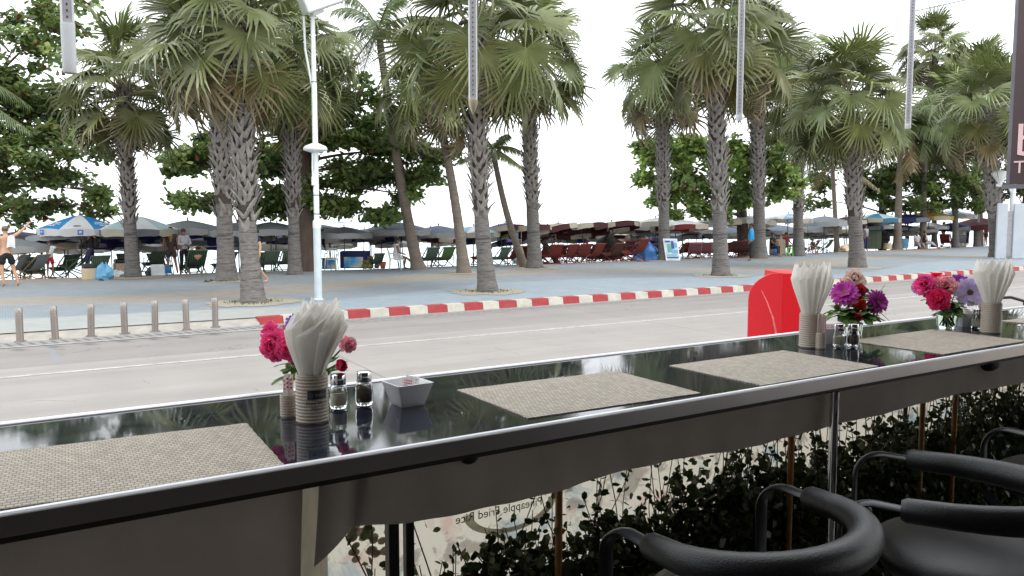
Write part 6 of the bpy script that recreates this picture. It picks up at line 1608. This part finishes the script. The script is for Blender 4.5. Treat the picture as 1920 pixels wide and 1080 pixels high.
def flower(kind, label, head, vase, r, col, face, seed, name, group=None, cat='flower', leaf=True):
    rg = random.Random(seed); head = np.array(head); vase = np.array(vase); face = unit(face)
    r = r * 1.22; root = empty(name, label, cat, vase, 0, group); h = head - vase; mb = MB(); C_ = V(*col)
    sid = unit(np.cross(face, V(.3, .2, 1))); s2 = np.cross(face, sid)
    dirv = lambda a, el: unit((sid * math.cos(a) + s2 * math.sin(a)) * math.cos(el) + face * math.sin(el))
    if kind == 'carnation':
        for k in range(64):
            t = k / 63; el = 1.45 - 1.75 * t; a = k * 2.39996
            d = dirv(a, el); petal(mb, h + d * r * .18, d, dirv(a, el + 1.3), r * rg.uniform(.72, .92), r * .62, rg.uniform(-.1, .35), tuple(C_ * rg.uniform(.75, 1.2)), rg, .13)
    elif kind in ('zinnia', 'daisy'):
        for ly, (nn, rr, el) in enumerate(((18, 1.0, -.12), (16, .85, .2), (13, .62, .55)) if kind == 'zinnia' else ((20, 1.0, .0), (18, .92, .14))):
            for k in range(nn):
                a = 2 * PI * (k + .5 * ly) / nn + rg.uniform(-.06, .06); d = dirv(a, el + rg.uniform(-.08, .08)); petal(mb, h + d * r * .12, d, face, r * rr * rg.uniform(.9, 1.05), r * .34, -.18 if ly == 0 else .05, tuple(C_ * rg.uniform(.8, 1.2) * (1.0 + .12 * ly)), rg, .02)
        m2 = MB()
        for k in range(26): a = k * 2.4; q = (k / 26) ** .5 * .2 * r; m2.ell(h + sid * q * math.cos(a) + s2 * q * math.sin(a) + face * r * .1, (r * .05,) * 3, 5, 4, col=(.12, .08, .02) if kind == 'daisy' else (.35, .22, .05))
        m2.build('centre', M_gl, root)
    elif kind == 'rose':
        for k in range(26):
            t = k / 25; el = 1.2 - 1.3 * t; a = k * 2.2; d = dirv(a, el); petal(mb, h - face * r * .3 + d * r * .1 * t, unit(d * .5 + face * .7), dirv(a, -.4), r * (.7 + .4 * t), r * .95, -.35, tuple(C_ * rg.uniform(.7, 1.15)), rg, .04)
    mb.build('petals', M_pet, root, smooth=60)
    mb = MB(); b = h - face * r * .25; mid = b * .5 + V(0, 0, .012) - face * .01
    mb.tube(bez(V(0, 0, .01), mid, b, 8), .0022, 5, col=(.06, .1, .03)); mb.ell(b, (r * .2,) * 3, 8, 6, col=(.07, .12, .03)); mb.build('stem', M_gl, root)
    if leaf:
        mb = MB()
        for k in range(leaf if leaf is not True else 3):
            a = rg.uniform(0, 2 * PI); d = unit(V(math.cos(a), math.sin(a), rg.uniform(-.2, .6))); o_ = b * rg.uniform(.45, .85)
            petal(mb, o_, d, V(0, 0, 1), rg.uniform(.035, .058) * (1.35 if cat == 'foliage' else 1), .026 * (1.3 if cat == 'foliage' else 1), -.35, tuple(V(.09, .18, .035) * rg.uniform(.7, 1.5)), rg, .03, 5)
        mb.build('leaves', M_gl, root, smooth=60)
    return root
def tumbler(label, p, r, h, seed):
    root = empty('flower_glass', label, 'vase', p, 0, 'flower glasses'); mb = MB(); mb.lathe([(r * .78, 0), (r * .8, .003), (r, h), (r - .0018, h), (r * .8 - .0018, .008), (.001, .008)], 32, capt=False); mb.build('glass', M_glass, root, smooth=50)
    mb = MB(); mb.lathe([(.001, .0085), (r * .8 - .0022, .0085), (r * .93 - .0022, h * .62), (.001, h * .62)], 32, capb=False, capt=False); mb.build('water', glass('vase_water', (.4, .46, .36), 0, 1.33), root, smooth=50)
    mb = MB(); rg = random.Random(seed)
    for k in range(9): a = rg.uniform(0, 6.28); mb.tube([(r * .5 * math.cos(a), r * .5 * math.sin(a), .012), (r * .3 * math.cos(a + 2), r * .3 * math.sin(a + 2), h * 1.05)], .0022, 5, col=(.04, .07, .02))
    mb.build('cut_stems', M_gl, root); return root
CZ = lambda px, py: atz(px, py, CT)
def HD(px, py, base, dd=0.0): d = float((base - CAM) @ FWD) + dd; return atd(px, py, d)
FDIR = lambda p, x=0, z=.3: unit(V(-p[0], -p[1], 0) / np.linalg.norm(p[:2]) + RGT * x + V(0, 0, z))

# set by the left placemat
p = CZ(586, 790); p[2] = CT
napkin_holder('ribbed grey napkin cup with black label and wi-fi lettering, nearest the left placemat', p, .0345, .106, 14, FACE0(p))
napkins(p, .0345, .106, .154, .062, 9, 'white folded napkin fanned out in the labelled cup nearest the left placemat', 'napkins in the labelled cup', 3, .35, .2, .13, RGT * .024); napkins(p, .024, .106, .160, .046, 8, 'taller white napkin standing at the back of the labelled cup', 'napkins in the labelled cup', 9, .1, .2, .0, RGT * .024)
p2 = CZ(541, 782); p2[2] = CT; toothpick_cup('small ribbed toothpick cup beside the labelled napkin cup', p2, .0175, .052, 2); stick_sachets(p2, .052, 3, 'stick sachet with red print standing in the small cup beside the labelled napkin cup', 'stick sachets by the labelled cup', M_sach)
p = CZ(635, 765); p[2] = CT; shaker('salt shaker half full of white salt beside the labelled napkin cup', p, M_salt, .033, .001, 'shakers by the labelled cup')
p = CZ(683, 759); p[2] = CT; shaker('pepper shaker filled with brown pepper left of the square bowl', p, M_pep, .043, -.006, 'shakers by the labelled cup')
p = CZ(764, 758); p[2] = CT; bowl('white square bowl with sachets standing alone on the black counter', p, .0475, .055, AZ - PI / 2 + .62); flat_sachets((p[0], p[1], CT), 3, .018, 'white sachet with red print and heart in the lone square bowl', 'sachets in the lone bowl', 4, FACE0(p))
pv = CZ(566, 766); pv[2] = CT; pv = pv + V(.03, .03, 0); tumbler('flower glass half hidden behind the labelled napkin cup', pv, .026, .095, 1)
vb = pv + V(0, 0, .03)
flower('carnation', 'large hot pink carnation left of the labelled napkin cup', HD(519, 648, pv), vb, .031, (.95, .12, .36), FDIR(pv, -.5, .3), 1, 'carnation', 'pink carnations by the labelled cup')
flower('carnation', 'hot pink carnation squeezed against the fanned napkins', HD(543, 652, pv, -.03), vb, .027, (.95, .12, .36), FDIR(pv, .1, .2), 2, 'carnation', 'pink carnations by the labelled cup')
flower('carnation', 'pink carnation turned upward at the back of the leftmost bouquet', HD(509, 624, pv, .05), vb, .022, (.95, .15, .4), (0, .3, 1), 3, 'carnation', 'pink carnations by the labelled cup')
flower('carnation', 'pale pink carnation between the purple and hot pink flowers', HD(531, 625, pv, .04), vb, .016, (.74, .5, .48), (0, -.2, 1), 31, 'carnation', None)
flower('zinnia', 'violet flower peeping over the left edge of the fanned napkins', HD(556, 606, pv, .02), vb, .024, (.2, .05, .45), FDIR(pv, -.3, 1), 4, 'aster')
flower('carnation', 'light pink carnation right of the fanned napkins', HD(651, 646, pv, .03), vb, .018, (.9, .42, .5), FDIR(pv, .8, .3), 5, 'carnation')
flower('rose', 'dark pink rosebud low at the right of the fanned napkins', HD(637, 683, pv, -.02), vb, .019, (.55, .015, .08), FDIR(pv, .9, -.2), 6, 'rose', leaf=8)
flower('carnation', 'small greenish white bud hanging above the toothpick cup', HD(541, 686, pv, -.05), vb, .006, (.5, .55, .3), FDIR(pv, -.4, .2), 7, 'flower_bud', leaf=12)

# second set
p = CZ(1518, 651); p[2] = CT
napkin_holder('tall ribbed pale napkin cup standing before the red cabinet', p, .036, .118, 15, FACE0(p), printed=False)
napkins(p, .036, .118, .172, .066, 15, 'white folded napkin in the tall pale cup before the red cabinet', 'napkins in the tall pale cup', 5, .2, .06)
p2 = CZ(1525, 654); p2[2] = CT; p2 = p2 + V(.02, -.012, 0); toothpick_cup('small ribbed toothpick cup touching the tall pale napkin cup', p2, .0175, .056, 2); stick_sachets(p2, .056, 4, 'pinkish stick sachet in the small cup touching the tall pale napkin cup', 'stick sachets by the tall pale cup', M_psach, .06, 2)
p = CZ(1553, 646); p[2] = CT; p = p + V(.03, .02, 0); bowl('white square bowl tucked behind the shakers of the zinnia bouquet', p, .034, .056, AZ - PI / 2 + .1); flat_sachets((p[0], p[1], CT), 3, .02, 'white sachet with red print in the bowl behind the zinnia shakers', 'sachets in the bowl by the zinnias', 6, FACE0(p))
p = CZ(1573, 650); p[2] = CT; shaker('salt shaker with greyish salt, left one under the zinnia bouquet', p, M_salt, .036, .001, 'shakers under the zinnia bouquet')
p = CZ(1599, 650); p[2] = CT; shaker('pepper shaker, right one under the zinnia bouquet', p, M_pep, .04, .001, 'shakers under the zinnia bouquet')
pv = CZ(1600, 630); pv[2] = CT; tumbler('flower glass behind the shakers holding the zinnia bouquet', pv, .036, .085, 5); vb = pv + V(0, 0, .03)
flower('zinnia', 'big magenta zinnia facing up beside the tall napkins', HD(1583, 549, pv, -.04), vb, .042, (.40, .035, .30), FDIR(pv, -.3, .9), 11, 'zinnia')
flower('zinnia', 'purple zinnia at the right side of the bouquet', HD(1646, 566, pv, -.02), vb, .038, (.36, .03, .28), FDIR(pv, .9, .3), 12, 'zinnia')
flower('carnation', 'faded cream and pink carnation on top of the zinnia bouquet', HD(1601, 527, pv, .05), vb, .035, (.8, .62, .54), FDIR(pv, 0, .8), 13, 'carnation')
flower('rose', 'dark pink rose hanging low above the pepper shaker', HD(1606, 593, pv, -.05), vb, .026, (.6, .05, .12), FDIR(pv, .1, -.2), 14, 'rose', leaf=4)
flower('carnation', 'orange-red flower in the heart of the zinnia bouquet', HD(1613, 571, pv, -.03), vb, .018, (.65, .05, .02), FDIR(pv, .4, .3), 15, 'carnation')
flower('carnation', 'red flower just below the cream carnation', HD(1611, 545, pv, .0), vb, .02, (.55, .03, .04), FDIR(pv, .3, .4), 16, 'carnation', leaf=8)
flower('carnation', 'green sprig with buds at the right of the zinnia bouquet', HD(1634, 579, pv, -.02), vb, .012, (.2, .3, .05), FDIR(pv, .6, .2), 17, 'green_sprig', cat='foliage', leaf=30)
flower('carnation', 'green leafy sprig at the left of the zinnia bouquet', HD(1570, 576, pv, -.04), vb, .01, (.12, .22, .04), FDIR(pv, -.4, .2), 18, 'green_sprig', cat='foliage', leaf=30)
flower('carnation', 'broad dark green leaves rising behind the zinnias', HD(1624, 545, pv, .02), vb, .008, (.08, .15, .03), FDIR(pv, .1, 1), 19, 'green_sprig', cat='foliage', leaf=20)
mb = MB(); q0 = vb; 
for a, b in (((1640, 560), (1660, 533)), ((1650, 585), (1668, 602)), ((1632, 580), (1633, 608))): mb.tube([q0 + V(0, 0, .05), HD(*a, pv), HD(*b, pv)], [.0015, .0015, .0008], 4, col=(.1, .15, .04))
tag(mb.build('grass_blades', M_gl), 'thin grass blades sticking out of the zinnia bouquet', 'grass blades')

# third set
p = CZ(1857, 624); p[2] = CT
napkin_holder('ribbed napkin cup in shadow at the far end of the counter', p, .036, .118, 15, FACE0(p), printed=False)
napkins(p, .036, .118, .172, .07, 15, 'white folded napkin in the farthest cup on the counter', 'napkins in the farthest cup', 7, .5, .06)
p2 = CZ(1838, 612); p2[2] = CT; toothpick_cup('small ribbed toothpick cup behind the farthest shakers', p2, .0175, .056, 2); stick_sachets(p2, .056, 3, 'pinkish stick sachet in the farthest small cup', 'farthest stick sachets', M_psach, .05, 3)
p = CZ(1806, 612); p[2] = CT; bowl('white square bowl right of the carnation glass', p, .033, .056, AZ - PI / 2 + .3); flat_sachets((p[0], p[1], CT), 2, .02, 'white sachet in the bowl right of the carnation glass', 'sachets in the farthest bowl', 8, FACE0(p))
p = CZ(1831, 616); p[2] = CT; shaker('salt shaker with yellowish salt right of the farthest bowl', p, M_salt, .034, .001, 'farthest shakers')
p = CZ(1850, 617); p[2] = CT; p = p + V(.05, .05, 0); shaker('pepper shaker half hidden by the farthest napkin cup', p, M_pep, .03, .001, 'farthest shakers')
pv = CZ(1775, 615); pv[2] = CT; tumbler('flower glass with dark water holding pink and lilac flowers', pv, .045, .088, 9); vb = pv + V(0, 0, .03)
flower('carnation', 'hot pink carnation at the left of the farthest bouquet', HD(1736, 535, pv, -.02), vb, .036, (.92, .12, .4), FDIR(pv, -.4, .3), 21, 'carnation')
flower('carnation', 'pale pink carnation in the centre of the farthest bouquet', HD(1772, 538, pv, -.04), vb, .036, (.92, .46, .5), FDIR(pv, 0, .4), 22, 'carnation')
flower('carnation', 'crimson pink carnation low over the rim of its glass', HD(1760, 561, pv, -.07), vb, .037, (.9, .05, .22), FDIR(pv, -.1, .1), 23, 'carnation')
flower('zinnia', 'scarlet flower turned upward on top of the farthest bouquet', HD(1756, 520, pv, .03), vb, .036, (.72, .02, .06), (0, 0, 1), 24, 'zinnia')
flower('zinnia', 'purple flower between the pale carnation and the lilac daisy', HD(1797, 530, pv, .03), vb, .034, (.26, .03, .3), FDIR(pv, .2, .8), 25, 'zinnia')
flower('daisy', 'large lilac daisy with brown centre facing the camera side', HD(1818, 548, pv, -.05), vb, .044, (.5, .42, .66), FDIR(pv, .25, .15), 26, 'daisy')
flower('zinnia', 'mauve flower at the far left of the farthest bouquet', HD(1723, 538, pv, .02), vb, .026, (.45, .14, .35), FDIR(pv, -.8, .2), 27, 'zinnia', leaf=4)
flower('carnation', 'green leaves bunched over the farthest glass', HD(1788, 570, pv, -.02), vb, .008, (.1, .16, .04), FDIR(pv, .2, .2), 28, 'green_sprig', cat='foliage', leaf=28)

# ================================================================== bar stools
M_leather = mat('black_leather', (.007, .007, .009), rough=.36, var=.2, scale=10, bump=.2, bscale=320, spec=.55); M_sband = mat('dark_metal_band', hexc(44, 45, 50), rough=.3, metal=.2, var=.08)
def stool(label, cx, cy, heading, zp=2.12 - .62 - .035, W_=.255, so=(0, 0), dep=.84):
    root = empty('bar_stool', label, 'bar stool', (cx, cy, FLOOR), heading - PI / 2, 'black leather bar stools')
    z = zp - FLOOR
    pts = [V(-W_, .05, z)] + [V(W_ * -math.cos(t), -W_ * dep * math.sin(t) + .01, z - .0) for t in [i / 18 * PI for i in range(1, 18)]] + [V(W_, .05, z)]
    n = len(pts); rad = [.028 + .010 * math.sin(PI * i / (n - 1)) for i in range(n)]
    mb = MB(); mb.tube([pts[0] + V(0, .012, 0)] + pts + [pts[-1] + V(0, .012, 0)], [.022] + rad + [.022], 18); mb.build('padded_backrest', M_leather, root, smooth=60)
    for s in (-1, 1):
        mb = MB(); x = s * W_; arc = [V(x, .04, z), V(x, .12, z + .005)] + [V(x, .12 + .07 * math.sin(t), z + .005 - .07 * (1 - math.cos(t))) for t in [i / 8 * PI / 2 for i in range(1, 9)]] + [V(x, .188, z - .2), V(x * .9, .14, z - .26), V(x * .7, .02, z - .27)]
        mb.tube(arc, .021, 12, flat=(.32, 1.0), up=(0, 0, 1)); mb.build('armrest', M_sband, root, smooth=60)
    zs = .70
    mb = MB(); mb.lathe([(.17, zs - .09), (.215, zs - .075), (.232, zs - .045), (.228, zs - .018), (.2, zs - .003), (.1, zs + .004), (.001, zs + .005)], 40); mb.v = [(x + so[0], y + so[1], z_) for x, y, z_ in mb.v]; mb.build('seat', M_leather, root, smooth=60)
    mb = MB(); mb.tube([(0, 0, .02), (0, 0, zs - .08)], .03, 14); mb.build('column', M_chrome, root)
    mb = MB(); mb.lathe([(.22, 0), (.22, .012), (.05, .04), (.03, .06)], 28); mb.build('base', M_chrome, root)
    mb = MB(); mb.tube([(.17 * math.cos(a), .17 * math.sin(a) + .05, .26) for a in [2 * PI * i / 24 for i in range(25)]], .01, 8, cap=False); mb.tube([(0, -.12, .26), (0, .22, .26)], .009, 8); mb.build('footrest', M_chrome, root)
    return root
stool('black leather bar stool with curved padded back, nearest the middle of the frame', 1.335, 1.125, math.radians(91))
stool('black bar stool turned sideways showing its round seat', 1.92, 1.075, math.radians(120), W_=.22, so=(.06, -.10), dep=1.5)
stool('black bar stool at the right edge, only the curve of its arm showing', 2.89, 1.14, math.radians(96))

# ================================================================== scooter parked beyond the counter at the right edge
q = atz(1935, 560, .3); q = atd(1925, 566, 7.5)
root = empty('motor_scooter', 'dark scooter handlebar and mirror just showing over the counter at the right edge', 'scooter', (q[0], q[1], .12), .3)
hz_ = q[2] - .12
MB().tube([(-.12, .32, hz_ + .02), (-.06, .12, hz_ + .04), (.0, 0, hz_), (-.06, -.12, hz_ + .04), (-.12, -.32, hz_ + .02)], .014, 8).build('handlebar', M_bpost, root)
MB().tube([(0, 0, hz_), (.2, 0, .35)], .03, 8).build('steering_column', M_bpost, root)
mb = MB(); mb.tube([(-.05, .2, hz_ + .02), (.0, .26, hz_ + .12)], .006, 6); mb.ell((.0, .27, hz_ + .16), (.02, .06, .045), 12, 8); mb.build('mirror', M_bpost, root)
for x in (.3, -.95): MB().tube([(x + .25 * math.cos(a), 0, .25 + .25 * math.sin(a)) for a in [2 * PI * i / 28 for i in range(29)]], .05, 8, cap=False).build('wheel', M_bpost, root)
mb = MB(); mb.bbox((-.6, 0, .55), (.8, .26, .3), .08); mb.bbox((-.1, 0, .3), (.45, .28, .06), .02); mb.bbox((.12, 0, .62), (.1, .36, .5), .04); mb.build('body', mat('scooter_paint', (.03, .03, .035), rough=.25), root)
MB().bbox((-.6, 0, .75), (.7, .26, .1), .04).build('seat', M_leather, root)
